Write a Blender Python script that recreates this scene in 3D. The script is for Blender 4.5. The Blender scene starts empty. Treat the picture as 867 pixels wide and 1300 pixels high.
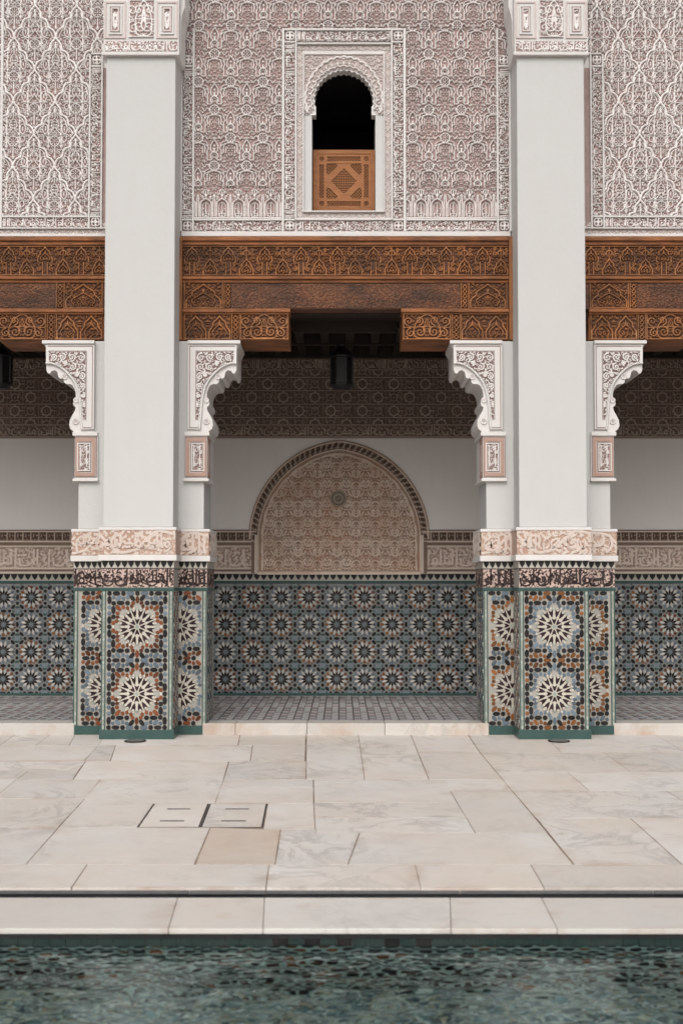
import bpy, bmesh, math, random
import numpy as np
from math import radians, sin, cos, pi, atan2, hypot

scene = bpy.context.scene
COL = scene.collection

# ------------------------------------------------------------------ camera
F, CX, CY, EYE = 1950.0, 433.5, 650.0, 1.5
PITCH = math.atan(95.0 / F)
cam = bpy.data.cameras.new('camera')
cam.sensor_fit = 'VERTICAL'
cam.sensor_height = 36.0
cam.sensor_width = 36.0
cam.lens = F / 1300.0 * 36.0
cam.clip_end = 400
cam.dof.use_dof = True
cam.dof.focus_distance = 15.6
cam.dof.aperture_fstop = 3.2
camo = bpy.data.objects.new('camera', cam)
COL.objects.link(camo)
camo.location = (0, 0, EYE)
camo.rotation_euler = (pi / 2 + PITCH, 0, 0)
scene.camera = camo

# ------------------------------------------------------------------ daylight
SUN_EL, SUN_AZ = radians(40), radians(186)
world = bpy.data.worlds.new('World')
scene.world = world
world.use_nodes = True
wn = world.node_tree
wn.nodes.clear()
sky = wn.nodes.new('ShaderNodeTexSky')
sky.sky_type = 'NISHITA'
sky.sun_disc = False
sky.sun_elevation = SUN_EL
sky.sun_rotation = SUN_AZ
sky.dust_density = 6.0
sky.air_density = 1.0
hs = wn.nodes.new('ShaderNodeHueSaturation')
hs.inputs['Saturation'].default_value = 0.22
bg = wn.nodes.new('ShaderNodeBackground')
bg.inputs['Strength'].default_value = 0.145
wo = wn.nodes.new('ShaderNodeOutputWorld')
wn.links.new(sky.outputs[0], hs.inputs['Color'])
wn.links.new(hs.outputs[0], bg.inputs['Color'])
wn.links.new(bg.outputs[0], wo.inputs['Surface'])
sl = bpy.data.lights.new('sun', 'SUN')
sl.energy = 0.65
sl.angle = radians(42)
sl.color = (1.0, 0.96, 0.91)
so = bpy.data.objects.new('sun', sl)
COL.objects.link(so)
to_sun = (sin(SUN_AZ) * cos(SUN_EL), cos(SUN_AZ) * cos(SUN_EL), sin(SUN_EL))
from mathutils import Vector, Matrix
so.rotation_euler = Vector(to_sun).to_track_quat('Z', 'Y').to_euler()
so.location = (-4, -8, 18)
vs = scene.view_settings
vs.view_transform = 'Standard'
vs.look = 'None'
vs.exposure = -0.03
vs.gamma = 1.0
vs.use_curve_mapping = False
scene.cycles.max_bounces = 10
scene.cycles.diffuse_bounces = 5
scene.cycles.use_denoising = True

# ------------------------------------------------------------------ pixel -> place
def Tt(py, D):
    v = (CY - py) / F
    return D / (cos(PITCH) - v * sin(PITCH))
def X(px, D, py=650):
    return (px - CX) / F * Tt(py, D)
def Z(py, D):
    v = (CY - py) / F
    return EYE + Tt(py, D) * (sin(PITCH) + v * cos(PITCH))
def G(px, py, z=0.0):
    """point of the ground seen at a pixel"""
    v = (CY - py) / F
    dz = sin(PITCH) + v * cos(PITCH)
    t = (z - EYE) / dz
    return ((px - CX) / F * t, t * (cos(PITCH) - v * sin(PITCH)))
D0, D1, DW, DL, DBK, DB = 15.23, 15.70, 15.80, 15.74, 16.52, 19.70
S = DW / F * 1.008          # metres per photograph pixel on the upper wall

# ------------------------------------------------------------------ objects
def tag(o, label=None, cat=None, group=None, kind=None):
    if label: o['label'] = label
    if cat: o['category'] = cat
    if group: o['group'] = group
    if kind: o['kind'] = kind
    return o
WL = {}
def place(o, loc, parent=None, rz=0.0):
    COL.objects.link(o)
    WL[o.name] = Vector(loc)
    if parent is not None:
        o.parent = parent
        o.location = Vector(loc) - WL[parent.name]
    else:
        o.location = loc
    if rz: o.rotation_euler = (0, 0, rz)
    return o
def empty(name, loc):
    return place(bpy.data.objects.new(name, None), loc)
def obj(name, me, loc=(0, 0, 0), parent=None, rz=0.0):
    return place(bpy.data.objects.new(name, me), loc, parent, rz)

class MB:
    def __init__(s): s.v = []; s.f = []; s.m = []
    def add(s, vs, fs, mi=0):
        b = len(s.v); s.v += vs
        for f in fs: s.f.append([b + i for i in f]); s.m.append(mi)
    def box(s, x0, x1, y0, y1, z0, z1, mi=0):
        s.add([(x0,y0,z0),(x1,y0,z0),(x1,y1,z0),(x0,y1,z0),(x0,y0,z1),(x1,y0,z1),(x1,y1,z1),(x0,y1,z1)],
              [(0,1,5,4),(1,2,6,5),(2,3,7,6),(3,0,4,7),(4,5,6,7),(3,2,1,0)], mi)
    def prism(s, poly, z0, z1, mi=0):
        """outline in x,y (counter-clockwise) raised from z0 to z1"""
        n = len(poly)
        s.add([(x,y,z0) for x,y in poly] + [(x,y,z1) for x,y in poly],
              [(i,(i+1)%n,n+(i+1)%n,n+i) for i in range(n)] + [tuple(range(n,2*n)), tuple(range(n-1,-1,-1))], mi)
    def slabxz(s, poly, y0, y1, mi=0):
        """outline in x,z (counter-clockwise seen from the front) from y0 (front) to y1"""
        n = len(poly)
        s.add([(x,y0,z) for x,z in poly] + [(x,y1,z) for x,z in poly],
              [(i,n+i,n+(i+1)%n,(i+1)%n) for i in range(n)] + [tuple(range(n)), tuple(range(2*n-1,n-1,-1))], mi)
    def mesh(s, name, mats, smooth=False, bevel=0.0, seg=2, recalc=False):
        me = bpy.data.meshes.new(name)
        me.from_pydata(s.v, [], s.f)
        for m in mats: me.materials.append(m)
        me.polygons.foreach_set('material_index', s.m)
        if bevel or recalc:
            b = bmesh.new(); b.from_mesh(me)
            bmesh.ops.remove_doubles(b, verts=b.verts, dist=1e-6)
            if recalc: bmesh.ops.recalc_face_normals(b, faces=b.faces)
            if bevel:
                es = [e for e in b.edges if len(e.link_faces) == 2 and e.calc_face_angle(0) > 0.5]
                bmesh.ops.bevel(b, geom=es, offset=bevel, segments=seg, affect='EDGES', profile=0.6, clamp_overlap=True)
            b.to_mesh(me); b.free()
        if smooth: me.polygons.foreach_set('use_smooth', [True] * len(me.polygons))
        me.update()
        return me
def boxobj(name, x0, x1, y0, y1, z0, z1, mat, parent=None, bevel=0.004):
    m = MB(); cx, cz = (x0+x1)/2, z0
    m.box(x0-cx, x1-cx, 0, y1-y0, 0, z1-z0)
    return obj(name, m.mesh(name, [mat], bevel=bevel), (cx, y0, cz), parent)

# ------------------------------------------------------------------ materials
class NT:
    def __init__(s, name):
        s.m = bpy.data.materials.new(name); s.m.use_nodes = True
        s.t = s.m.node_tree; s.b = s.t.nodes['Principled BSDF']
        g = s.t.nodes.new('ShaderNodeNewGeometry'); s.pos = g.outputs['Position']
    def n(s, t, **k):
        o = s.t.nodes.new(t)
        for a, b in k.items(): setattr(o, a, b)
        return o
    def l(s, a, b): s.t.links.new(a, b)
    def mapped(s, scale):
        m = s.n('ShaderNodeMapping'); m.inputs['Scale'].default_value = scale
        s.l(s.pos, m.inputs['Vector']); return m.outputs[0]
    def noise(s, scale, detail=4, rough=0.55, vec=None, dist=0.0):
        o = s.n('ShaderNodeTexNoise'); o.inputs['Scale'].default_value = scale
        o.inputs['Detail'].default_value = detail; o.inputs['Roughness'].default_value = rough
        o.inputs['Distortion'].default_value = dist
        s.l(vec if vec is not None else s.pos, o.inputs['Vector']); return o.outputs['Fac']
    def ramp(s, fac, stops):
        o = s.n('ShaderNodeValToRGB'); e = o.color_ramp.elements
        while len(e) < len(stops): e.new(0.5)
        for x, (p, c) in zip(e, stops):
            x.position = p; x.color = (*c, 1) if isinstance(c, tuple) else (c, c, c, 1)
        s.l(fac, o.inputs['Fac']); return o.outputs['Color']
    def mix(s, fac, a, b, mode='MIX'):
        o = s.n('ShaderNodeMix', data_type='RGBA', blend_type=mode)
        for v, i in ((fac, 0), (a, 6), (b, 7)):
            if isinstance(v, (int, float)): o.inputs[i].default_value = v
            elif isinstance(v, tuple): o.inputs[i].default_value = (*v, 1)
            else: s.l(v, o.inputs[i])
        return o.outputs[2]
    def attr(s, name):
        o = s.n('ShaderNodeAttribute', attribute_name=name); return o.outputs['Fac']
    def rnd(s): return s.n('ShaderNodeObjectInfo').outputs['Random']
    def bump(s, h, strength, dist):
        o = s.n('ShaderNodeBump'); o.inputs['Strength'].default_value = strength
        o.inputs['Distance'].default_value = dist; s.l(h, o.inputs['Height'])
        s.l(o.outputs[0], s.b.inputs['Normal'])
    def out(s, col, rough=0.7, spec=0.5):
        if isinstance(col, tuple): s.b.inputs['Base Color'].default_value = (*col, 1)
        else: s.l(col, s.b.inputs['Base Color'])
        if isinstance(rough, float): s.b.inputs['Roughness'].default_value = rough
        else: s.l(rough, s.b.inputs['Roughness'])
        s.b.inputs['Specular IOR Level'].default_value = spec
        return s.m

def plaster(name, base, stain, sc=1.0, amt=0.5):
    t = NT(name)
    a = t.ramp(t.noise(1.3 * sc, 6, 0.6), [(0.35, 0.0), (0.75, 1.0)])
    streak = t.ramp(t.noise(3.0, 4, 0.6, t.mapped((3.0, 3.0, 0.35))), [(0.45, 0.0), (0.8, 1.0)])
    c = t.mix(amt, base, stain)
    c = t.mix(a, base, c)
    c2 = t.mix(0.35, c, stain)
    c = t.mix(streak, c, c2)
    c = t.mix(t.ramp(t.noise(28, 3), [(0.3, 0.0), (0.7, 0.35)]), c, t.mix(0.35, c, stain))
    tr = t.noise(2.6, 3, 0.5, t.mapped((1.0, 1.0, 0.6)))
    fi = t.noise(14, 6, 0.62)
    t.bump(t.mix(0.22, tr, fi), 0.5, 0.03)
    return t.out(c, 0.85, 0.25)
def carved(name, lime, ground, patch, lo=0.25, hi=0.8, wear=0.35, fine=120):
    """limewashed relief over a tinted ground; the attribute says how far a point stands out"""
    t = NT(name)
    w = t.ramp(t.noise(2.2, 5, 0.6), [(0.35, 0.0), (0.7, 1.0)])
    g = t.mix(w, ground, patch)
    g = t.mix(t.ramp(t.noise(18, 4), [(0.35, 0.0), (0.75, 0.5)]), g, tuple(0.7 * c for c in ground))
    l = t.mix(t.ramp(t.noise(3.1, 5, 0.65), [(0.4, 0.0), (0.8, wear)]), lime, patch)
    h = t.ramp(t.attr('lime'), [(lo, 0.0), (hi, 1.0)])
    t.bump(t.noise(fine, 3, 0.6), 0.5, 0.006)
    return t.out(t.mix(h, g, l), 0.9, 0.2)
def wood(name, hi, lo, dark, grain=(1.0, 1.0, 14.0), patchy=0.5):
    t = NT(name)
    gr = t.noise(6, 5, 0.6, t.mapped(grain), 0.4)
    c = t.mix(t.ramp(gr, [(0.3, 0.0), (0.7, 1.0)]), hi, tuple(0.62 * x for x in hi))
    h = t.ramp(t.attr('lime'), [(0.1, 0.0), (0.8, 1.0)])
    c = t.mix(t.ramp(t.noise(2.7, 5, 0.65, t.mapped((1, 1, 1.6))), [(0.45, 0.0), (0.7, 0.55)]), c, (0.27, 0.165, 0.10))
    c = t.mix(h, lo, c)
    p = t.ramp(t.noise(1.9, 6, 0.7, t.mapped((1, 1, 2.2))), [(0.42, 0.0), (0.68, patchy)])
    c = t.mix(p, c, dark)
    t.bump(t.noise(30, 4, 0.6, t.mapped(grain)), 0.6, 0.006)
    return t.out(c, 0.62, 0.35)
def plain_wood(name, hi, lo, dark, grain=(1.0, 1.0, 14.0), patchy=0.5):
    t = NT(name)
    gr = t.noise(5, 6, 0.65, t.mapped(grain), 0.6)
    c = t.mix(t.ramp(gr, [(0.3, 0.0), (0.72, 1.0)]), hi, lo)
    p = t.ramp(t.noise(2.1, 6, 0.65, t.mapped((1, 1, 2.2))), [(0.45, 0.0), (0.7, patchy)])
    c = t.mix(p, c, dark)
    t.bump(t.noise(24, 5, 0.6, t.mapped(grain)), 0.8, 0.008)
    return t.out(c, 0.6, 0.35)
def glaze(name, c, var=0.25, rough=0.28):
    t = NT(name)
    n = t.ramp(t.noise(55, 2), [(0.3, 0.0), (0.7, 1.0)])
    n2 = t.ramp(t.noise(9, 3), [(0.3, 0.0), (0.7, 1.0)])
    d = tuple(x * (1 - 1.6 * var) for x in c); e = tuple(min(0.85, x * (1 + var)) for x in c)
    isl = t.t.nodes.new('ShaderNodeNewGeometry').outputs['Random Per Island']
    col = t.mix(isl, d, e)
    col = t.mix(t.ramp(n, [(0.0, 0.0), (1.0, 0.35)]), col, c)
    col = t.mix(n2, col, t.mix(0.06, col, (0.30, 0.27, 0.24)))
    t.bump(t.noise(45, 2), 0.25, 0.004)
    return t.out(col, rough, 0.14)

M = {}
M['white'] = plaster('white_plaster', (0.54, 0.537, 0.525), (0.505, 0.497, 0.482), 0.7, 0.4)
M['grey_plaster'] = plaster('gallery_plaster', (0.80, 0.765, 0.735), (0.72, 0.675, 0.64), 0.6, 0.6)
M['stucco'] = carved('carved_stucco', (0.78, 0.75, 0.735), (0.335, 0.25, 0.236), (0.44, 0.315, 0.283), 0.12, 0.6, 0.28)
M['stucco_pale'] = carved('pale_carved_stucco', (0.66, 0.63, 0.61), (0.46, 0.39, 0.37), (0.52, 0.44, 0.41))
M['lime'] = plaster('limewashed_stucco', (0.665, 0.65, 0.635), (0.58, 0.54, 0.515), 2.0)
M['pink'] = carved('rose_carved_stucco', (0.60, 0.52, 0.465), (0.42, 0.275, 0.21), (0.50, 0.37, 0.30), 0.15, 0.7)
M['terracotta'] = plaster('rose_wash', (0.385, 0.245, 0.195), (0.45, 0.32, 0.27), 3.0)
M['cord'] = plaster('dark_cord_line', (0.22, 0.15, 0.13), (0.3, 0.22, 0.2), 3.0)
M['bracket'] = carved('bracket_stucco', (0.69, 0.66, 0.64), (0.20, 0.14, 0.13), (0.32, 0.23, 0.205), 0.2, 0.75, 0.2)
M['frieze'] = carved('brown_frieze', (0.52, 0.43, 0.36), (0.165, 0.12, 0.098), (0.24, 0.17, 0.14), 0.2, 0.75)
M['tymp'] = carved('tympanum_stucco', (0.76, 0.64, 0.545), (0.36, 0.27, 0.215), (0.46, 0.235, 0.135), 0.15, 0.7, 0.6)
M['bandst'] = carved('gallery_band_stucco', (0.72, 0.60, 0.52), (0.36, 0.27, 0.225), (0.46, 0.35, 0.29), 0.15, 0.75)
M['bandbrown'] = plaster('brown_moulding', (0.20, 0.135, 0.105), (0.28, 0.2, 0.16), 2.0)
M['bandlight'] = plaster('tan_moulding', (0.68, 0.57, 0.49), (0.58, 0.47, 0.39), 2.0)
M['wood'] = wood('carved_cedar', (0.53, 0.225, 0.085), (0.105, 0.038, 0.016), (0.045, 0.024, 0.016), patchy=0.72)
M['plainwood'] = plain_wood('cedar_board', (0.40, 0.155, 0.058), (0.16, 0.06, 0.024), (0.045, 0.022, 0.014), patchy=0.75)
M['wornwood'] = plain_wood('weathered_cedar', (0.20, 0.09, 0.05), (0.055, 0.03, 0.022), (0.03, 0.02, 0.018), (1, 1, 9), 0.8)
M['postwood'] = plain_wood('cedar_post', (0.36, 0.15, 0.055), (0.20, 0.08, 0.03), (0.07, 0.03, 0.02), (12, 1, 1), 0.4)
M['shutter'] = plain_wood('shutter_wood', (0.37, 0.155, 0.06), (0.25, 0.098, 0.037), (0.12, 0.045, 0.022), (1, 1, 10), 0.6)
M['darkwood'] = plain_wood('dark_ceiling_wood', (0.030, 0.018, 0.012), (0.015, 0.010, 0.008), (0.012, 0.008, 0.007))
M['room'] = plaster('dark_room', (0.09, 0.085, 0.08), (0.022, 0.02, 0.02))  # room walls coloured near-black, so the interior's shade is in the colour
M['iron'] = NT('black_iron').out((0.012, 0.011, 0.011), 0.55, 0.4)
M['black'] = glaze('black_glaze', (0.012, 0.011, 0.012), 0.3, 0.3)
M['plum'] = glaze('plum_glaze', (0.028, 0.013, 0.017), 0.35, 0.3)
M['rust'] = glaze('rust_glaze', (0.165, 0.050, 0.018), 0.45)
M['ochre'] = glaze('ochre_glaze', (0.20, 0.080, 0.026), 0.45)
M['blue'] = glaze('grey_blue_glaze', (0.122, 0.160, 0.195), 0.32)
M['slate'] = glaze('slate_glaze', (0.15, 0.185, 0.205), 0.3)
M['teal'] = glaze('teal_glaze', (0.048, 0.100, 0.092), 0.28)
M['pale_green'] = glaze('pale_green_glaze', (0.34, 0.385, 0.335), 0.2)
M['cream'] = glaze('cream_glaze', (0.52, 0.48, 0.415), 0.14)
M['grout'] = plaster('mosaic_bed', (0.46, 0.435, 0.385), (0.36, 0.34, 0.30), 6.0)
M['darkgrout'] = plaster('dark_mosaic_bed', (0.25, 0.25, 0.24), (0.18, 0.185, 0.18), 6.0)
M['deep_teal'] = glaze('wet_teal_glaze', (0.022, 0.042, 0.038), 0.3)
M['dull_cream'] = glaze('dull_cream_glaze', (0.56, 0.53, 0.49), 0.15)
M['pier_bed'] = plaster('pier_mosaic_bed', (0.37, 0.35, 0.315), (0.28, 0.27, 0.245), 6.0)
M['letter'] = glaze('black_letter_glaze', (0.035, 0.022, 0.022), 0.3, 0.4)
M['slab_joint'] = plaster('slab_joint', (0.36, 0.275, 0.215), (0.09, 0.045, 0.028), 1.6, 1.0)

def marble(name, base, vein, warm, wv=0.5):
    t = NT(name)
    r = t.rnd()
    off = t.n('ShaderNodeVectorMath', operation='MULTIPLY_ADD')
    comb = t.n('ShaderNodeCombineXYZ')
    for i in range(3): t.l(r, comb.inputs[i])
    t.l(comb.outputs[0], off.inputs[0]); off.inputs[1].default_value = (37, 53, 11); t.l(t.pos, off.inputs[2])
    mp = t.n('ShaderNodeMapping'); mp.inputs['Scale'].default_value = (1.25, 0.75, 1.0); t.l(off.outputs[0], mp.inputs['Vector'])
    v = mp.outputs[0]
    tone = t.mix(r, tuple(0.86 * x for x in base), tuple(min(0.82, 1.08 * x) for x in base))
    w = t.ramp(t.noise(0.9, 5, 0.6, v), [(0.38, 0.0), (0.68, wv)])
    c = t.mix(w, tone, warm)
    a = t.noise(1.5, 8, 0.62, v, 1.4)
    m = t.n('ShaderNodeMath', operation='SUBTRACT'); t.l(a, m.inputs[0]); m.inputs[1].default_value = 0.5
    ab = t.n('ShaderNodeMath', operation='ABSOLUTE'); t.l(m.outputs[0], ab.inputs[0])
    vv = t.ramp(ab.outputs[0], [(0.0, 0.55), (0.045, 0.0)])
    mask = t.ramp(t.noise(0.7, 3, 0.5, v), [(0.47, 0.0), (0.62, 1.0)])
    vm = t.mix(1.0, vv, mask, 'MULTIPLY')
    c = t.mix(vm, c, vein)
    c = t.mix(t.ramp(t.noise(2.6, 6, 0.7, v, 0.6), [(0.54, 0.0), (0.76, 0.30)]), c, vein)
    c = t.mix(t.ramp(t.noise(4.3, 6, 0.7), [(0.58, 0.0), (0.78, 0.5)]), c, (0.52, 0.36, 0.25))
    c = t.mix(t.ramp(t.noise(1.1, 5, 0.65), [(0.5, 0.0), (0.72, 0.2)]), c, (0.45, 0.42, 0.39))
    c = t.mix(t.ramp(t.noise(11, 6, 0.75, v), [(0.62, 0.0), (0.78, 0.45)]), c, (0.44, 0.39, 0.34))
    # dirt and rust that has crept in along the edges of each slab
    tc = t.n('ShaderNodeTexCoord'); sp = t.n('ShaderNodeSeparateXYZ'); t.l(tc.outputs['Generated'], sp.inputs[0])
    def edge(o):
        a = t.n('ShaderNodeMath', operation='SUBTRACT'); a.inputs[1].default_value = 0.5; t.l(o, a.inputs[0])
        b = t.n('ShaderNodeMath', operation='ABSOLUTE'); t.l(a.outputs[0], b.inputs[0]); return b.outputs[0]
    mx = t.n('ShaderNodeMath', operation='MAXIMUM'); t.l(edge(sp.outputs[0]), mx.inputs[0]); t.l(edge(sp.outputs[1]), mx.inputs[1])
    ed = t.ramp(mx.outputs[0], [(0.40, 0.0), (0.5, 1.0)])
    st = t.ramp(t.noise(1.7, 5, 0.7), [(0.50, 0.0), (0.66, 1.0)])
    c = t.mix(t.ramp(t.mix(1.0, ed, st, 'MULTIPLY'), [(0.0, 0.0), (1.0, 0.55)]), c, (0.42, 0.27, 0.18))
    rg = t.ramp(t.noise(7, 5, 0.7), [(0.3, 0.34), (0.7, 0.6)])
    t.bump(t.noise(20, 4, 0.6), 0.15, 0.003)
    return t.out(c, rg, 0.35)
M['marble'] = marble('courtyard_marble', (0.685, 0.65, 0.615), (0.36, 0.335, 0.315), (0.66, 0.55, 0.46), 0.65)
M['coping'] = marble('coping_marble', (0.70, 0.665, 0.625), (0.46, 0.44, 0.42), (0.66, 0.55, 0.46), 0.35)
M['orange_marble'] = marble('rusty_marble', (0.62, 0.545, 0.475), (0.48, 0.42, 0.375), (0.58, 0.425, 0.32), 0.8)
M['step_marble'] = marble('step_marble', (0.53, 0.51, 0.48), (0.36, 0.335, 0.315), (0.50, 0.45, 0.40), 0.6)
M['slate_stone'] = plaster('channel_slate', (0.020, 0.020, 0.022), (0.045, 0.044, 0.045), 4.0)

# ------------------------------------------------------------------ carved relief
def cr(pts, n=6, closed=False):
    P = [np.array(p, float) for p in pts]; out = []; N = len(P)
    rng = range(N if closed else N - 1)
    for i in rng:
        if closed: a, b, c, d = P[(i-1) % N], P[i], P[(i+1) % N], P[(i+2) % N]
        else: a, b, c, d = P[max(i-1, 0)], P[i], P[i+1], P[min(i+2, N-1)]
        for k in range(n):
            t = k / n
            out.append(tuple(0.5 * ((2*b) + (c-a)*t + (2*a-5*b+4*c-d)*t*t + (3*b-a-3*c+d)*t**3)))
    out.append(tuple(P[0] if closed else P[-1]))
    return out
class Tile:
    """a carved height field, units are photograph pixels, y up"""
    def __init__(s, W, H, step=0.6, per=True, perx=None):
        s.nx = max(2, round(W / step)); s.ny = max(2, round(H / step))
        s.W, s.H, s.per = W, H, per
        s.perx = per if perx is None else perx
        s.dx, s.dy = W / s.nx, H / s.ny
        k = 0 if per else 1
        kx = 0 if s.perx else 1
        s.h = np.zeros((s.ny + k, s.nx + kx))
    def seg(s, x0, y0, x1, y1, r0, r1, top=1.0, e=0.42, sub=False):
        R = max(r0, r1) + e
        for ox in ((-s.W, 0, s.W) if s.perx else (0,)):
            for oy in ((-s.H, 0, s.H) if s.per else (0,)):
                a0, a1, b0, b1 = x0+ox, x1+ox, y0+oy, y1+oy
                i0 = max(0, int((min(a0, a1) - R) / s.dx)); i1 = min(s.h.shape[1], int((max(a0, a1) + R) / s.dx) + 2)
                j0 = max(0, int((min(b0, b1) - R) / s.dy)); j1 = min(s.h.shape[0], int((max(b0, b1) + R) / s.dy) + 2)
                if i0 >= i1 or j0 >= j1: continue
                gx = (np.arange(i0, i1) * s.dx)[None, :]; gy = (np.arange(j0, j1) * s.dy)[:, None]
                vx, vy = a1 - a0, b1 - b0; L = vx*vx + vy*vy
                t = np.clip(((gx - a0)*vx + (gy - b0)*vy) / L, 0, 1) if L > 1e-9 else 0.0
                d = np.hypot(gx - a0 - t*vx, gy - b0 - t*vy)
                val = np.clip((r0 + (r1 - r0)*t + e - d) / (2*e), 0, 1)
                val = val*val*(3 - 2*val)
                sl = s.h[j0:j1, i0:i1]
                if sub: s.h[j0:j1, i0:i1] = np.minimum(sl, 1 - val * (1 - top))
                else: s.h[j0:j1, i0:i1] = np.maximum(sl, top * val)
    def stroke(s, pts, r=0.7, top=1.0, r1=None, closed=False, sub=False, e=0.42):
        if closed: pts = list(pts) + [pts[0]]
        n = len(pts) - 1; r1 = r if r1 is None else r1
        for i in range(n):
            a, b = r + (r1-r)*i/n, r + (r1-r)*(i+1)/n
            s.seg(*pts[i], *pts[i+1], a, b, top, e, sub)
    def sym(s, pts, cx, r=0.7, top=1.0, r1=None, closed=False, sub=False):
        s.stroke(pts, r, top, r1, closed, sub)
        s.stroke([(2*cx - x, y) for x, y in pts], r, top, r1, closed, sub)
    def ring(s, cx, cy, R, r=0.7, top=1.0, a0=0, a1=360, ry=None, n=20):
        ry = R if ry is None else ry
        s.stroke([(cx + R*cos(radians(a0 + (a1-a0)*k/n)), cy + ry*sin(radians(a0 + (a1-a0)*k/n))) for k in range(n+1)], r, top)
    def dot(s, cx, cy, r, top=1.0): s.seg(cx, cy, cx + 1e-3, cy, r, r, top)
    def rosette(s, cx, cy, R, n=8, top=0.8):
        s.ring(cx, cy, R, 0.75, 1.0)
        for k in range(n):
            a = 2*pi*k/n
            s.stroke([(cx + R*0.38*cos(a), cy + R*0.38*sin(a)), (cx + R*0.72*cos(a), cy + R*0.72*sin(a))], 0.45, top, 0.65)
        s.dot(cx, cy, R*0.17, top)
    def spiral(s, cx, cy, R, turns=1.3, d=1, a0=0.0, r=0.8, top=0.85):
        n = int(12*turns); pts = []
        for k in range(n+1):
            t = k/n; rr = R*(1 - 0.82*t); a = a0 + d*2*pi*turns*t
            pts.append((cx + rr*cos(a), cy + rr*sin(a)))
        s.stroke(pts, r, top, r*0.7)
        s.dot(*pts[-1], r*1.25, top)
    def leaf(s, x, y, a, L, r=1.0, top=0.8, bend=0.5):
        pts = [(x + L*t*cos(a + bend*t), y + L*t*sin(a + bend*t)) for t in (0, 0.35, 0.7, 1)]
        for i, (ra, rb) in enumerate(((0.35*r, r), (r, 0.8*r), (0.8*r, 0.1))):
            s.seg(*pts[i], *pts[i+1], ra, rb, top)
    def fill(s, n, seed, clear=1.6, top=0.72, mirror=None, size=(2.2, 4.0), r=0.75):
        """small leaves and curls wherever the ground is still bare"""
        rg = random.Random(seed); k = max(1, int(clear / s.dx))
        for _ in range(n):
            x, y = rg.uniform(0, s.W), rg.uniform(0, s.H)
            i, j = int(x / s.dx), int(y / s.dy)
            if s.h[max(0, j-k):j+k+1, max(0, i-k):i+k+1].max(initial=0) > 0.12: continue
            a, L, b = rg.uniform(0, 2*pi), rg.uniform(*size), rg.choice((-1.4, -0.8, 0.8, 1.4))
            f = rg.random()
            for mm in ((0, 1) if mirror is not None else (0,)):
                xx = 2*mirror - x if mm else x; aa = pi - a if mm else a; bb = -b if mm else b
                if f < 0.25: s.ring(xx, y, L*0.38, 0.5, top, n=9)
                else: s.leaf(xx, y, aa, L, r, top, bb)
    def jitter(s, seed=0, amt=0.07):
        rg = np.random.RandomState(seed); n = rg.rand(*s.h.shape)
        for _ in range(2):
            n = (n + np.roll(n, 1, 0) + np.roll(n, 1, 1) + np.roll(n, -1, 0) + np.roll(n, -1, 1)) / 5
        s.h = s.h * (1 - 0.5*amt) + (n - 0.5) * amt * 3
        return s
def sheet(name, xs, zs, hy, lime, mat, mask=None):
    """grid mesh in x,z standing out towards -y by hy"""
    ny, nx = hy.shape
    gx, gz = np.meshgrid(xs, zs)
    co = np.stack([gx, -hy, gz], -1).reshape(-1, 3)
    idx = np.arange(ny*nx).reshape(ny, nx)
    q = np.stack([idx[:-1, :-1], idx[:-1, 1:], idx[1:, 1:], idx[1:, :-1]], -1).reshape(-1, 4)
    if mask is not None:
        mk = (mask[:-1, :-1] & mask[:-1, 1:] & mask[1:, 1:] & mask[1:, :-1]).reshape(-1)
        q = q[mk]
        used = np.unique(q); mp = -np.ones(ny*nx, int); mp[used] = np.arange(len(used))
        q = mp[q]; co = co[used]; lime = lime.reshape(-1)[used]
    me = bpy.data.meshes.new(name)
    me.vertices.add(len(co)); me.vertices.foreach_set('co', co.astype(np.float32).ravel())
    me.loops.add(q.size); me.loops.foreach_set('vertex_index', q.astype(np.int32).ravel())
    me.polygons.add(len(q)); me.polygons.foreach_set('loop_start', np.arange(0, q.size, 4, dtype=np.int32))
    me.polygons.foreach_set('use_smooth', np.ones(len(q), bool))
    me.update(calc_edges=True)
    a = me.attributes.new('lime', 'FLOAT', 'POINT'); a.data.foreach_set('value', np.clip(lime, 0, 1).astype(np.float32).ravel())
    me.materials.append(mat)
    return me
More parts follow.
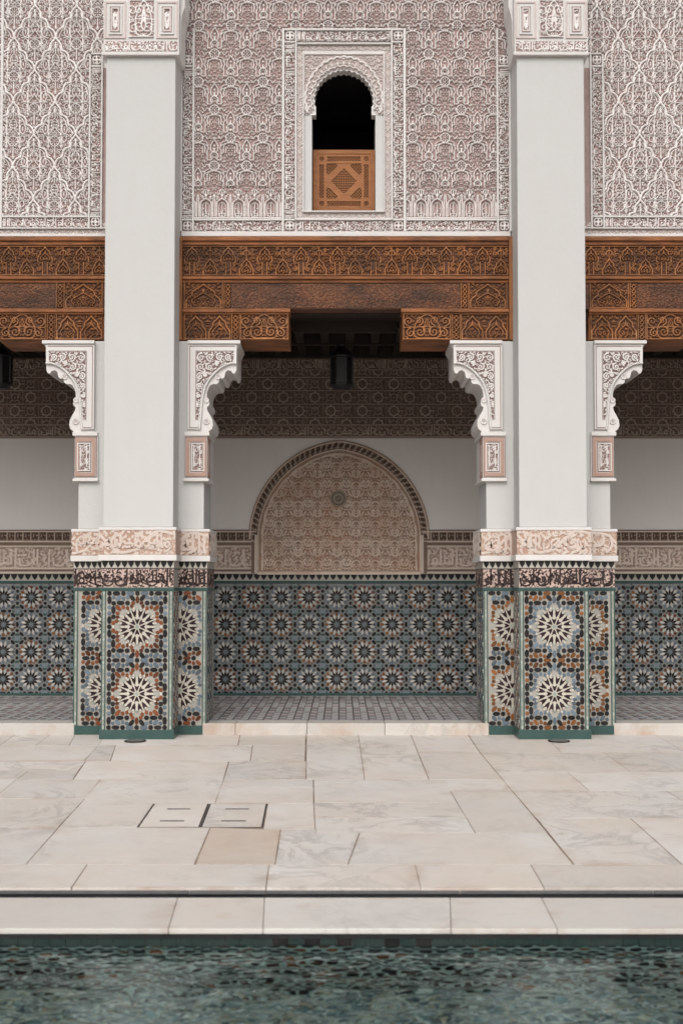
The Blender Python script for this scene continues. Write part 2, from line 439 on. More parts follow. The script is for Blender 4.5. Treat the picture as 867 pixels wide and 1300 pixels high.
def panel_mesh(name, tile, wpx, hpx, sx, sz, depth, mat, px=0.0, pz=0.0, rim=0.0):
    """crop of a repeating tile, wpx x hpx photograph pixels, in metres sx, sz per pixel"""
    nx, ny = max(2, round(wpx / tile.dx)), max(2, round(hpx / tile.dy))
    ix = (np.arange(nx+1) + int(px / tile.dx)); iz = (np.arange(ny+1) + int(pz / tile.dy))
    ix = ix % tile.h.shape[1] if tile.perx else np.minimum(ix, tile.h.shape[1]-1)
    iz = iz % tile.h.shape[0] if tile.per else np.minimum(iz, tile.h.shape[0]-1)
    h = tile.h[np.ix_(iz, ix)].copy()
    rg = np.random.RandomState(int(wpx*7 + hpx*13 + px*3 + pz) % 9973)
    gz_, gx_ = max(2, int(hpx/14) + 2), max(2, int(wpx/14) + 2); nz = rg.rand(gz_, gx_)
    u, v = np.linspace(0, gx_ - 1.001, nx+1), np.linspace(0, gz_ - 1.001, ny+1)
    ui, vi = u.astype(int), v.astype(int); uf, vf = u - ui, (v - vi)[:, None]
    nn = (nz[np.ix_(vi, ui)]*(1-uf) + nz[np.ix_(vi, ui+1)]*uf)*(1-vf) + (nz[np.ix_(vi+1, ui)]*(1-uf) + nz[np.ix_(vi+1, ui+1)]*uf)*vf
    h *= 0.72 + 0.36*np.clip(nn*1.3, 0, 1)
    if rim:
        k = max(1, int(rim / tile.dx)); h[:k] = 1; h[-k:] = 1; h[:, :k] = 1; h[:, -k:] = 1
    return sheet(name, np.linspace(0, wpx*sx, nx+1), np.linspace(0, hpx*sz, ny+1), h*depth, h, mat)
def panel(name, tile, x0, x1, yt, yb, D, depth, mat, parent, ref=None, px=0.0, pz=0.0, rim=0.0, pop=0.003):
    """relief panel over the photograph rectangle x0..x1, yt..yb in the plane at depth D"""
    ref = (yt + yb)/2 if ref is None else ref
    Xa, Xb, Za, Zb = X(x0, D, ref), X(x1, D, ref), Z(yb, D), Z(yt, D)
    w, h = x1 - x0, yb - yt
    me = panel_mesh(name, tile, w, h, (Xb-Xa)/w, (Zb-Za)/h, depth, mat, px, pz, rim)
    return obj(name, me, (Xa, D - pop, Za), parent)

# --- pattern library
def t_sebka():
    t = Tile(53, 82, 0.55)
    def arch(dx, dy, n):
        pts = cr([(0, -1), (2.6, -4.5), (5.6, -8), (7.2, -12), (7.2, -16)], 4) + cr([(7.4, -17.2), (12, -18.5), (15.6, -22.5), (16.8, -28)], 4) + cr([(17.0, -29.5), (21.5, -31.5), (24.8, -35.5), (26.5, -41)], 4)
        for sg in (1, -1):
            q = [(dx + sg*x, dy + y) for x, y in pts]
            t.stroke(q, 1.2, 1.0)
            q2 = [(dx + sg*x*0.84, dy - 4.2 + y*0.92) for x, y in pts if y < -7]
            t.stroke(q2, 0.65, 0.95)
    for dx, dy in ((26.5, 80), (0, 39)):
        arch(dx, dy, 0)
        c = dx
        for sg in (1, -1):
            t.stroke([(c + sg*8.0, dy - 20), (c + sg*8.0, dy - 59)], 0.75, 1.0)
            t.ring(c + sg*12.2, dy - 35, 3.4, 0.65, 0.95, ry=6.2)
            t.stroke([(c + sg*8, dy - 42), (c + sg*16.5, dy - 42)], 0.55, 0.9)
            t.ring(c + sg*12.0, dy - 47.5, 2.7, 0.6, 0.85, ry=3.8)
            t.leaf(c + sg*12.2, dy - 38, pi/2, 6, 0.9, 0.7, 0.2*sg)
            t.stroke([(c, dy - 22), (c + sg*3.6, dy - 25), (c + sg*4.6, dy - 31), (c + sg*2.0, dy - 36)], 0.6, 0.9)
            t.stroke([(c, dy - 33), (c + sg*7.5, dy - 42)], 0.6, 0.95)
            t.spiral(c + sg*5.2, dy - 64, 3.0, 1.1, sg, pi/2, 0.6, 0.85)
            t.stroke([(c + sg*6.3, dy - 56), (c + sg*9, dy - 61), (c + sg*13, dy - 60)], 0.6, 0.85)
        t.stroke([(c - 8, dy - 42.5), (c + 8, dy - 42.5)], 0.6, 0.95)
        t.stroke([(c, dy - 7), (c, dy - 21)], 0.9, 1.0, 0.6)
        t.stroke([(c - 4, dy - 16), (c, dy - 13), (c + 4, dy - 16)], 0.65, 0.95)
        t.rosette(c, dy - 50.5, 6.2)
        t.stroke([(c, dy - 58), (c, dy - 70)], 0.75, 0.9)
    t.fill(1400, 3, 1.0, 0.85, 26.5, (2.0, 3.6), 0.6)
    return t.jitter(1)
def t_lace():
    t = Tile(41, 71, 0.5)
    for cx, cy in ((20.5, 10), (0, 45.5)):
        t.rosette(cx, cy, 5.9, 8)
        t.ring(cx, cy + 12.6, 4.7, 0.8, 1.0, -50, 230)
        t.ring(cx, cy + 12.6, 2.6, 0.45, 0.7, -50, 230)
        for sg in (1, -1):
            t.stroke([(cx + sg*3.1, cy + 8.9), (cx + sg*4.8, cy + 7.2), (cx + sg*8.8, cy + 7.2), (cx + sg*8.8, cy + 19), (cx + sg*7.2, cy + 22)], 0.65, 1.0)
            t.stroke(cr([(cx + sg*7.2, cy + 22), (cx + sg*9.5, cy + 26), (cx + sg*13.5, cy + 28)], 4), 0.6, 0.95)
            t.stroke(cr([(cx + sg*4.4, cy + 19), (cx + sg*4.6, cy + 25), (cx + sg*2.6, cy + 29.5), (cx, cy + 33)], 4), 0.7, 1.0)
            t.stroke(cr([(cx + sg*4.4, cy + 19), (cx + sg*2.2, cy + 17.5)], 3), 0.6, 1.0)
            # crown below the rosette
            t.stroke(cr([(cx + sg*1.0, cy - 6.4), (cx + sg*6.0, cy - 7.6), (cx + sg*8.8, cy - 12), (cx + sg*8.2, cy - 18)], 4), 0.75, 1.0)
            t.stroke([(cx + sg*8.2, cy - 18), (cx + sg*11.5, cy - 20.5)], 0.6, 0.9)
            for k in range(3): t.dot(cx + sg*(1.9 if k != 1 else 3.4), cy - 9.8 - 3.1*k, 0.85, 0.95)
            t.stroke([(cx + sg*5.6, cy - 10.5), (cx + sg*5.6, cy - 19)], 0.5, 0.85)
            t.stroke(cr([(cx + sg*5.6, cy), (cx + sg*9, cy + 2.4), (cx + sg*12.2, cy - 1.2), (cx + sg*15, cy + 1.5)], 4), 0.65, 0.9)
            t.stroke(cr([(cx + sg*5.2, cy - 3.5), (cx + sg*10.5, cy - 5.5), (cx + sg*12.6, cy - 10)], 4), 0.55, 0.8)
        t.stroke([(cx, cy + 18.5), (cx, cy + 23)], 1.0, 0.9, 0.4)
        t.dot(cx, cy + 25.5, 1.3, 0.9)
    t.fill(700, 8, 1.05, 0.85, 20.5, (1.6, 3.0), 0.55)
    return t.jitter(2)
def t_niches():
    """row of small arches on colonnettes along the foot of the field"""
    t = Tile(41, 42, 0.5, per=False, perx=True)
    for cx in (10.25, 30.75):
        for sg in (1, -1):
            t.stroke([(cx + sg*7.0, 3), (cx + sg*7.0, 16)], 0.7, 1.0)
            t.stroke(cr([(cx + sg*7, 16), (cx + sg*6, 21.5), (cx, 25.5)], 4), 0.8, 1.0)
            t.stroke([(cx + sg*4.4, 4), (cx + sg*4.4, 15), (cx + sg*3.6, 18), (cx, 21)], 0.45, 0.8)
            t.stroke([(cx + sg*9.0, 3), (cx + sg*9.0, 20), (cx + sg*9.6, 30)], 0.6, 0.95)
        t.stroke([(cx, 4), (cx, 19)], 0.55, 0.85)
        t.stroke([(cx - 3.6, 3.2), (cx + 3.6, 3.2), (cx + 3.6, 6.5), (cx - 3.6, 6.5)], 0.6, 0.95, closed=True)
        t.dot(cx, 29, 1.7, 1.0); t.stroke([(cx, 25), (cx, 36)], 0.6, 1.0)
        t.ring(cx, 33.5, 2.8, 0.6, 1.0, ry=3.8)
    t.stroke([(0, 1), (41, 1)], 1.0, 1.0)
    t.fill(500, 9, 1.2, 0.75, 20.5, (1.8, 3.4), 0.6)
    return t.jitter(3)
def t_vine(W, H, seed, step=0.5, dense=260, per=True):
    t = Tile(W, H, step, per=False, perx=per)
    n = max(2, round(W / (H*1.25))); p = W / n
    for i in range(n):
        sg = 1 if i % 2 else -1
        cx = p*(i + 0.5)
        t.spiral(cx, H/2 - sg*H*0.04, H*0.34, 1.25, sg, sg*pi/2, H*0.062, 0.9)
        t.stroke(cr([(cx - p/2, H*(0.5 - 0.30*sg)), (cx, H*(0.5 + 0.40*sg)), (cx + p/2, H*(0.5 + 0.30*sg))], 5), H*0.055, 0.95)
    t.fill(dense, seed, 1.0, 0.8, None, (1.6, 0.35*H), H*0.06)
    return t.jitter(seed)
def t_script(W, H, seed, step=0.5, w=None):
    """band of cursive lettering with tall shafts, bowls and small leaves"""
    t = Tile(W, H, step, per=False, perx=True); rg = random.Random(seed); w = H*0.062 if w is None else w
    x = 1.5
    while x < W - 2:
        k = rg.random()
        if k < 0.38:
            t.stroke(cr([(x + 0.4, H*0.93), (x, H*0.5), (x + rg.uniform(-.3, .3), H*0.16)], 3), w*0.9, 1.0, w); x += rg.uniform(0.16, 0.26)*H
        elif k < 0.62:
            b = rg.uniform(0.45, 0.62)*H
            t.stroke(cr([(x, H*0.45), (x + b*0.1, H*0.16), (x + b*0.55, H*0.08), (x + b, H*0.2), (x + b, H*0.42)], 4), w, 1.0, w*0.7)
            t.dot(x + b*0.5, H*rg.uniform(0.62, 0.8), w*1.2, 0.95); x += b + 0.12*H
        elif k < 0.8:
            t.ring(x + H*0.16, H*0.36, H*0.13, w*0.8, 1.0, n=10); t.stroke([(x, H*0.2), (x + H*0.42, H*0.2)], w, 1.0); x += 0.44*H
        else:
            t.stroke(cr([(x, H*0.7), (x + H*0.25, H*0.55), (x + H*0.15, H*0.3), (x + H*0.45, H*0.14)], 4), w, 1.0, w*0.6); x += 0.42*H
    t.fill(int(W*H*0.45), seed + 5, 0.95, 0.72, None, (1.5, 0.3*H), w*0.9)
    return t.jitter(seed)
def t_knot(H, step=0.5):
    t = Tile(H, H, step, per=False); c = H/2
    for k in range(4):
        a = pi/4 + k*pi/2
        t.ring(c + 0.24*H*cos(a), c + 0.24*H*sin(a), 0.17*H, 0.055*H, 1.0, n=12)
        t.stroke([(c, c), (c + 0.42*H*cos(k*pi/2), c + 0.42*H*sin(k*pi/2))], 0.05*H, 0.9)
    t.ring(c, c, 0.12*H, 0.05*H, 1.0, n=12)
    return t.jitter(4)
def t_girih():
    t = Tile(40, 34, 0.6)
    for cx, cy in ((0, 0), (20, 17)):
        for rot in (0, pi/4):
            q = [(cx + 7.4*cos(rot + pi/4 + k*pi/2), cy + 7.4*sin(rot + pi/4 + k*pi/2)) for k in range(4)]
            t.stroke(q, 0.55, 1.0, closed=True)
        t.ring(cx, cy, 2.6, 0.4, 0.5, n=10)
    for cx, cy in ((20, 0), (0, 17)):
        t.ring(cx, cy, 4.8, 0.5, 0.85, n=8); t.dot(cx, cy, 1.1, 0.6)
        for k in range(4):
            a = pi/4 + k*pi/2
            t.stroke([(cx + 4.8*cos(a), cy + 4.8*sin(a)), (cx + 9.2*cos(a), cy + 9.2*sin(a))], 0.5, 0.95)
    for k in (-1, 0, 1, 2):
        t.stroke([(0, 8.5 + 17*k), (40, 8.5 + 17*k)], 0.55, 1.0)
    for x in (10, 30): t.stroke([(x, 0), (x, 34)], 0.4, 0.7)
    t.stroke([(7.4, 0), (12.6, 0)], 0.5, 0.9); t.stroke([(27.4, 17), (32.6, 17)], 0.5, 0.9)
    t.fill(200, 5, 1.1, 0.6, None, (1.5, 3), 0.5)
    return t.jitter(5, 0.1)
def t_swan():
    t = Tile(24.5, 25, 0.5)
    for cx, cy in ((12.25, 3), (0, 15.5)):
        for sg in (1, -1):
            t.stroke(cr([(cx + sg*1.2, cy - 4.5), (cx + sg*3.8, cy - 2), (cx + sg*4.6, cy + 1.6), (cx + sg*3.0, cy + 3.9), (cx + sg*1.3, cy + 2.6), (cx + sg*2.2, cy + 1.2)], 4), 1.3, 1.0, 0.8)
            t.stroke(cr([(cx + sg*5.0, cy - 4.6), (cx + sg*7.0, cy - 1.8), (cx + sg*9.4, cy + 1.2)], 4), 0.6, 1.0, 1.25)
            t.leaf(cx + sg*6.2, cy + 2.6, pi/2 - sg*0.6, 3.4, 0.8, 0.75, 0.5*sg)
        t.leaf(cx, cy + 4.6, pi/2, 3.2, 0.9, 0.85, 0)
    t.fill(300, 6, 0.8, 0.75, 12.25, (1.4, 2.8), 0.6)
    return t.jitter(6)
def t_chain(W=12, H=34):
    t = Tile(W, H, 0.5, per=False)
    for x in (1.2, W - 1.2): t.stroke([(x, 0), (x, H)], 0.6, 1.0)
    for k in range(int(H/6)):
        y = 3.4 + 6*k
        t.ring(W/2, y, 2.2, 0.6, 1.0, n=10); t.dot(W/2, y + 3, 0.9, 0.9)
        for x in (2.9, W - 2.9): t.dot(x, y, 0.6, 0.8); t.dot(x, y + 3, 0.6, 0.8)
    return t.jitter(7)
def ogee(t, cx, y0, w, h, r=0.9):
    for sg in (1, -1):
        t.stroke(cr([(cx + sg*w*0.5, y0), (cx + sg*w*0.5, y0 + h*0.30), (cx + sg*w*0.36, y0 + h*0.5)], 4)
                 + cr([(cx + sg*w*0.34, y0 + h*0.52), (cx + sg*w*0.30, y0 + h*0.7), (cx + sg*w*0.12, y0 + h*0.86), (cx, y0 + h)], 4), r, 1.0)
        t.stroke(cr([(cx + sg*w*0.28, y0 + h*0.12), (cx + sg*w*0.34, y0 + h*0.3), (cx + sg*w*0.18, y0 + h*0.48), (cx, y0 + h*0.62)], 4), r*0.75, 0.9)
        t.spiral(cx + sg*w*0.13, y0 + h*0.22, w*0.10, 1.0, sg, pi/2, r*0.6, 0.85)
    t.dot(cx, y0 + h*0.42, r*1.3, 0.95)
    t.stroke([(cx, y0 + h*0.66), (cx, y0 + h*0.82)], r*1.2, 0.9, r*0.4)
def t_arches(W, H, n, seed):
    t = Tile(W, H, 0.5, per=False); p = W/n
    for i in range(n):
        ogee(t, p*(i + 0.5), 1.5, p*0.86, H*0.86)
    for x in (0.9, W - 0.9): t.stroke([(x, 0), (x, H)], 0.7, 0.95)
    for y in (0.9, H - 0.9): t.stroke([(0, y), (W, y)], 0.7, 0.95)
    t.fill(700, seed, 1.0, 0.75, W/2, (2, 4), 0.65)
    return t.jitter(seed)
def t_scroll(W, H, seed):
    t = Tile(W, H, 0.5, per=False); c = W/2
    for sg in (1, -1):
        for (fx, fy, R, d, a) in ((0.14, 0.30, 0.20, 1, pi/2), (0.34, 0.26, 0.17, -1, pi/2), (0.16, 0.72, 0.17, -1, -pi/2), (0.38, 0.70, 0.18, 1, -pi/2)):
            t.spiral(c + sg*fx*W, fy*H, R*H, 1.35, sg*d, a, 0.95, 0.95)
        t.stroke(cr([(c, 2), (c + sg*W*0.24, H*0.10), (c + sg*W*0.26, H*0.5), (c + sg*W*0.10, H*0.88), (c, H*0.96)], 5), 0.85, 1.0)
        t.stroke(cr([(c, H*0.5), (c + sg*W*0.25, H*0.48), (c + sg*W*0.47, H*0.46)], 5), 0.75, 0.9)
    ogee(t, c, H*0.30, W*0.14, H*0.5, 0.7)
    for x in (0.9, W - 0.9): t.stroke([(x, 0), (x, H)], 0.7, 0.95)
    for y in (0.9, H - 0.9): t.stroke([(0, y), (W, y)], 0.7, 0.95)
    t.fill(700, seed, 1.0, 0.75, c, (1.8, 3.6), 0.65)
    return t.jitter(seed)
def t_cedar():
    t = Tile(92, 38, 0.5, per=False, perx=True)
    for i in range(4):
        cx = 23*i + 11.5
        if i % 2:
            ogee(t, cx, 2, 17, 19, 0.9)
            t.stroke([(cx, 21), (cx, 36)], 0.7, 0.9)
            t.ring(cx, 28.5, 3.6, 0.8, 1.0)
        else:
            ogee(t, cx, 17, 18, 19, 0.9)
            t.stroke([(cx - 3, 2), (cx - 3, 17)], 0.8, 0.95); t.stroke([(cx + 3, 2), (cx + 3, 17)], 0.8, 0.95)
        for sg in (1, -1):
            t.spiral(cx + sg*8.0, 27 if i % 2 else 9, 3.4, 1.3, sg, pi/2, 0.75, 0.9)
            t.spiral(cx + sg*7.5, 33.5 if i % 2 else 15.5, 2.6, 1.2, -sg, 0, 0.65, 0.85)
    for y in (0.8, 37.2): t.stroke([(0, y), (92, y)], 0.7, 1.0)
    t.stroke([(0, 25.2), (92, 25.2)], 0.25, 0.0, sub=True)
    t.fill(900, 12, 1.0, 0.75, None, (1.8, 3.8), 0.65)
    return t.jitter(8)
def t_beads(W=24, H=4, n=8):
    t = Tile(W, H, 0.5, per=False, perx=True)
    for i in range(n): t.dot((i + 0.5)*W/n, H/2, 0.9, 1.0)
    return t

M['incised'] = carved('incised_black_tile', (0.028, 0.018, 0.018), (0.56, 0.44, 0.39), (0.50, 0.36, 0.31), 0.2, 0.6, 0.1)

# ------------------------------------------------------------------ Arabic lettering (joined forms)
AR = {'ا': 'FE8D FE8E', 'ب': 'FE8F FE90 FE91 FE92', 'ة': 'FE93 FE94', 'ت': 'FE95 FE96 FE97 FE98', 'ح': 'FEA1 FEA2 FEA3 FEA4',
      'د': 'FEA9 FEAA', 'ر': 'FEAD FEAE', 'ز': 'FEAF FEB0', 'س': 'FEB1 FEB2 FEB3 FEB4', 'ع': 'FEC9 FECA FECB FECC',
      'ف': 'FED1 FED2 FED3 FED4', 'ق': 'FED5 FED6 FED7 FED8', 'ك': 'FED9 FEDA FEDB FEDC', 'ل': 'FEDD FEDE FEDF FEE0',
      'م': 'FEE1 FEE2 FEE3 FEE4', 'ن': 'FEE5 FEE6 FEE7 FEE8', 'ه': 'FEE9 FEEA FEEB FEEC', 'و': 'FEED FEEE', 'ي': 'FEF1 FEF2 FEF3 FEF4'}
def shape_ar(s):
    out = []
    for i, c in enumerate(s):
        if c == ' ': out.append('\u200a'); continue
        f = AR[c].split()
        prev = i > 0 and s[i-1] != ' ' and len(AR[s[i-1]].split()) == 4
        nxt = i + 1 < len(s) and s[i+1] != ' ' and len(f) == 4
        k = 3 if prev and nxt else 2 if nxt else 1 if prev else 0
        out.append(chr(int(f[k], 16)))
    return ''.join(reversed(out))
def letters(name, text, W, H, thick, mat):
    cu = bpy.data.curves.new(name, 'FONT')
    cu.body = shape_ar(text); cu.size = 1.0; cu.resolution_u = 2
    cu.extrude = 0.05; cu.offset = 0.012
    o = bpy.data.objects.new(name, cu); COL.objects.link(o)
    bpy.context.view_layer.update()
    me = bpy.data.meshes.new_from_object(o.evaluated_get(bpy.context.evaluated_depsgraph_get()))
    bpy.data.objects.remove(o); bpy.data.curves.remove(cu)
    n = len(me.vertices); co = np.zeros(n*3, np.float32); me.vertices.foreach_get('co', co); co = co.reshape(-1, 3)
    mn, mx = co.min(0), co.max(0)
    u = (co - mn) / np.maximum(mx - mn, 1e-6)
    new = np.stack([u[:, 0]*W, -u[:, 2]*thick, u[:, 1]*H], -1)
    me.vertices.foreach_set('co', new.astype(np.float32).ravel())
    me.materials.clear(); me.materials.append(mat); me.update()
    return me

# ------------------------------------------------------------------ mosaic
S0_ = 0.0078
class Mos(MB):
    def __init__(s, scale, thick=0.006, seed=1):
        super().__init__(); s.s = scale; s.t = thick; s.rg = random.Random(seed); s.ts = scale if scale < 0.5 else S0_
    def piece(s, pts, mi):
        k = s.s; n = len(pts)
        ar = sum(pts[i][0]*pts[(i+1) % n][1] - pts[(i+1) % n][0]*pts[i][1] for i in range(n))
        if ar < 0: pts = pts[::-1]
        cx, cz = sum(p[0] for p in pts)/n, sum(p[1] for p in pts)/n
        tx, tz, o = s.rg.uniform(-.03, .03), s.rg.uniform(-.03, .03), s.rg.uniform(-.001, .001)
        fr = [(x*k, -s.t + o + (tx*(x-cx) + tz*(z-cz))*s.ts, z*k) for x, z in pts]
        bk = [(x*k, 0.0, z*k) for x, z in pts]
        s.add(fr + bk, [tuple(range(n))] + [(i, n+i, n+(i+1) % n, (i+1) % n) for i in range(n)], mi)
    def oval(s, x, z, rx, rz, mi, a=0.0, n=10):
        c, d = cos(a), sin(a)
        s.piece([(x + rx*cos(2*pi*k/n)*c - rz*sin(2*pi*k/n)*d, z + rx*cos(2*pi*k/n)*d + rz*sin(2*pi*k/n)*c) for k in range(n)], mi)
    def radial(s, x, z, a, prof, mi):
        """shape given as (radius along a, half width) pairs"""
        c, d = cos(a), sin(a)
        q = [(r, w) for r, w in prof] + [(r, -w) for r, w in reversed(prof) if abs(w) > 1e-6]
        s.piece([(x + r*c - w*d, z + r*d + w*c) for r, w in q], mi)
    def rect(s, x0, x1, z0, z1, mi): s.piece([(x0, z0), (x1, z0), (x1, z1), (x0, z1)], mi)

def big_rosette(name, scale, mats, lo=-39.5, hi=39.5, top=True, seed=1):
    """one eight-fold star field of a pillar; mats: black, ring, corner, cream, plum, green"""
    m = Mos(scale, 0.006, seed); q = 8.67
    def sy(dx, dy, f):
        for a in ({-1, 1} if dx else {1}):
            for b in ({-1, 1} if dy else {1}):
                x, z = a*dx/q, b*dy/q
                if lo < x < hi: f(x, z, a, b)
    O = lambda dx, dy, rx, ry, mi, ang=0.0: sy(dx, dy, lambda x, z, a, b: m.oval(x, z, rx*(GR if mi == 0 else 1.2)/q, ry*(GR if mi == 0 else 1.2)/q, mi, ang*a*b))
    GR = 1.27
    rows = (1, -1) if top else (-1,)
    for b in rows:
        for dx, rx, ry, mi in ((0, 21, 21, 0), (80, 35, 20, 2), (157, 21, 21, 0), (235, 35, 19, 0), (312, 21, 21, 0)):
            for a in ({-1, 1} if dx else {1}):
                if lo < a*dx/q < hi: m.oval(a*dx/q, b*373/q, rx*GR/q, ry*GR/q, mi)
    O(57, 322, 33, 19, 0, pi/4 + 0.1); O(0, 302, 18, 35, 1); O(46, 266, 19, 17, 1, 0.6)
    O(110, 328, 19, 17, 2); O(156, 314, 17, 19, 2); O(212, 318, 33, 19, 2, -pi/4); O(266, 328, 18, 17, 2)
    O(312, 298, 20, 36, 0); O(110, 266, 22, 21, 0); O(188, 266, 35, 20, 0); O(264, 262, 21, 21, 0)
    O(312, 218, 19, 19, 2); O(312, 150, 19, 19, 2); O(312, 75, 20, 36, 0); O(312, 0, 21, 21, 0)
    O(267, 188, 20, 36, 0); O(267, 112, 21, 21, 0); O(267, 44, 19, 19, 1); O(270, 0, 11, 16, 3)
    O(212, 210, 36, 19, 1, pi/4); O(156, 218, 18, 19, 1); O(220, 150, 19, 18, 1)
    def kite(dx, dy, mi, L=50, w=21):
        def f(x, z, a, b):
            r = hypot(x, z); m.radial(0, 0, atan2(z, x), [(r - L*.55/q, 0), (r, w/q), (r + L*.5/q, w*.45/q)], mi)
        sy(dx, dy, f)
    kite(106, 204, 1); kite(62, 226, 1); kite(216, 104, 1); kite(226, 62, 1)
    m.t = 0.0032; _ts = m.ts; m.ts = 0.0
    m.piece([(min(max(194/q*cos(2*pi*k/32), lo + 0.4), hi - 0.4), 194/q*sin(2*pi*k/32)) for k in range(32)], 3)
    m.t = 0.006; m.ts = _ts
    if lo < 0 < hi or lo < 3 < hi:
        m.oval(0, 0, 24/q, 24/q, 5, 0, 12)
    def inr(a, r): return lo < r*cos(a)/q < hi
    for k in range(8):
        a = k*pi/4
        if inr(a, 65):
            m.radial(0, 0, a, [(32/q, 6/q), (62/q, 20/q), (96/q, 27/q), (78/q, 0)], 4)
        if inr(a, 196): m.oval(196/q*cos(a), 196/q*sin(a), 13/q, 13/q, 5, a, 8)
        for d in (-1, 1):
            b = a + pi/8 + d*0.18
            if inr(b, 150):
                m.radial(0, 0, b, [(108/q, 5/q), (146/q, 20/q), (196/q, 27/q), (170/q, 0)], 4)
            b2 = a + pi/8 + d*0.20
            if inr(b2, 222): m.radial(0, 0, b2, [(196/q, 4/q), (210/q, 14/q), (222/q, 4/q)], 3)
        b = a + pi/8
        if inr(b, 215): m.radial(0, 0, b, [(190/q, 0), (216/q, 12/q), (236/q, 0)], 3)
    return m.mesh(name, mats)
def small_rosette(name, scale, mats, seed=1):
    """one twelve-fold unit of a dado, 35 px square; mats: black, ring, blue, cream, pale green, teal"""
    m = Mos(scale, 0.006, seed)
    _ov = m.oval
    m.oval = lambda x, z, rx, rz, mi, a=0.0, n=10: _ov(x, z, rx*1.13, rz*1.13, mi, a, n)
    m.oval(0, 0, 2.3, 2.3, 4, 0, 12)
    for k in range(12):
        a = k*pi/6
        m.radial(0, 0, a, [(2.8, 0.3), (6.4, 1.6), (9.9, 0)], 0)
        m.radial(0, 0, a + pi/12, [(5.9, 0), (9.9, 1.55), (13.2, 0.4)], 3)
        m.radial(0, 0, a, [(10.2, 0), (12.6, 1.75), (14.6, 1.3)], 1)
    for k in range(12):
        a = k*pi/6 + pi/12
        if k % 3 != 1: m.oval(14.9*cos(a), 14.9*sin(a), 1.15, 1.0, 1 if k % 2 else 2, a, 8)
    for sx in (-1, 1):
        for sz in (-1, 1):
            m.oval(sx*12.1, sz*12.1, 3.0, 1.75, 0, sx*sz*-pi/4)
            m.oval(sx*16.0, sz*12.9, 1.2, 1.2, 5, 0, 8); m.oval(sx*12.9, sz*16.0, 1.2, 1.2, 2, 0, 8)
    m.oval(0, -17.5, 3.3, 1.75, 0); m.oval(17.5, 0, 1.75, 3.3, 0)
    for d in (-7.6, 7.6):
        m.oval(d, -17.5, 1.85, 1.85, 0); m.oval(17.5, d, 1.85, 1.85, 0)
    for d in (-12.4, 12.4):
        m.oval(d, -17.5, 1.5, 1.2, 5, 0, 8); m.oval(17.5, d, 1.2, 1.5, 5, 0, 8)
    m.oval(17.5, -17.5, 2.5, 2.5, 4, 0, 8)
    return m.mesh(name, mats)
def bead_strip(name, h, w, scale, n):
    """teal lines with a column of pale beads between, h x w in px"""
    m = Mos(scale, 0.006, 3)
    m.rect(-w/2, -w/2 + 1.2, 0, h, 1); m.rect(w/2 - 1.2, w/2, 0, h, 1)
    for i in range(n):
        z = (i + 0.5)*h/n
        m.oval(0, z, (w/2 - 1.5), h/n*0.46, 0, 0, 8)
    return m.mesh(name, [M['pale_green'], M['teal']])
def merlons(name, W, H, n, scale):
    m = Mos(scale, 0.005, 4)
    p = W/n
    for i in range(n):
        x = p*(i + 0.5)
        m.piece([(x - p*0.46, H), (x - p*0.36, H*0.55), (x, H*0.06), (x + p*0.36, H*0.55), (x + p*0.46, H)], 0)
    return m.mesh(name, [M['black']])

# ================================================================== THE PLACE
# ------------------------------------------------------------------ courtyard floor
SLABS = [  # (y top, y bottom, [ (x at top, x at bottom) joints from left to right ]) in photograph pixels
    # far left
    (932.5, 946.7, [(-260, -300), (-90, -120), (20, 0), (64, 45), (96, 88), (134, 125)]),
    (946.7, 966.4, [(-300, -340), (-60, -95), (125, 107)]),
    (966.4, 978, [(-330, -360), (-20, -40), (109, 100)]),
    (978, 989.6, [(-360, -390), (37, 22), (100, 93)]),
    (989.6, 1013.8, [(-380, -430), (21, -8), (128, 109)]),
    (1013.8, 1050, [(-430, -480), (-60, -100), (109, 75)]),
    (1050, 1097.5, [(-480, -560), (-100, -160), (75, 33)]),
    # middle
    (932.5, 946.0, [(134, 125), (305, 302), (389, 388)]),
    (946.0, 966.4, [(125, 107), (147, 140), (321, 318), (388, 387)]),
    (966.4, 989.6, [(109, 93), (291, 284), (389, 388.5)]),
    (932.5, 989.6, [(389, 388.5), (455, 463), (521, 544)]),
    (989.6, 1020, [(128, 103), (284, 273)]),
    (989.6, 999.3, [(284, 280), (398, 398)]),
    (999.3, 1020, [(280, 273), (398, 398)]),
    (989.6, 1019, [(398, 398.5), (564, 580)]),
    (1019, 1038.5, [(398.5, 399.5), (580, 592)]),
    (1038.5, 1057.5, [(399.5, 401), (592, 603)]),
    (1020, 1050.5, [(103, 75), (195, 174)]),
    (1020, 1053.0, [(340, 334), (398.5, 400.5)]),
    (1050.5, 1097.5, [(75, 33), (267, 247)]),
    (1057.5, 1097.5, [(456, 441), (695, 728)]),
    # right
    (932.5, 955, [(521, 530), (594, 609), (690, 712), (830, 870), (1000, 1040)]),
    (955, 989.6, [(530, 544), (609, 638)]),
    (955, 980, [(609, 630), (765, 800), (960, 1000)]),
    (980, 1004, [(630, 650), (720, 748), (900, 950), (1080, 1120)]),
    (989.6, 1004, [(544, 548), (638, 650)]),
    (1004, 1038.5, [(650, 680), (845, 905), (1100, 1160)]),
    (1004, 1057.5, [(571, 603), (650, 695)]),
    (1038.5, 1097.5, [(680, 728), (800, 866), (1100, 1190)]),
    # last row before the channel
    (1097.5, 1127, [(-560, -610), (-130, -175), (111, 91), (342, 338), (527, 534), (673, 690), (960, 995), (1250, 1300)]),
]
yard = tag(empty('courtyard_floor', (0, 11, 0)), kind='structure')
bed = MB(); bed.box(-14, 14, -12, D1 + 0.1, -0.30, -0.045)
bedme = MB()
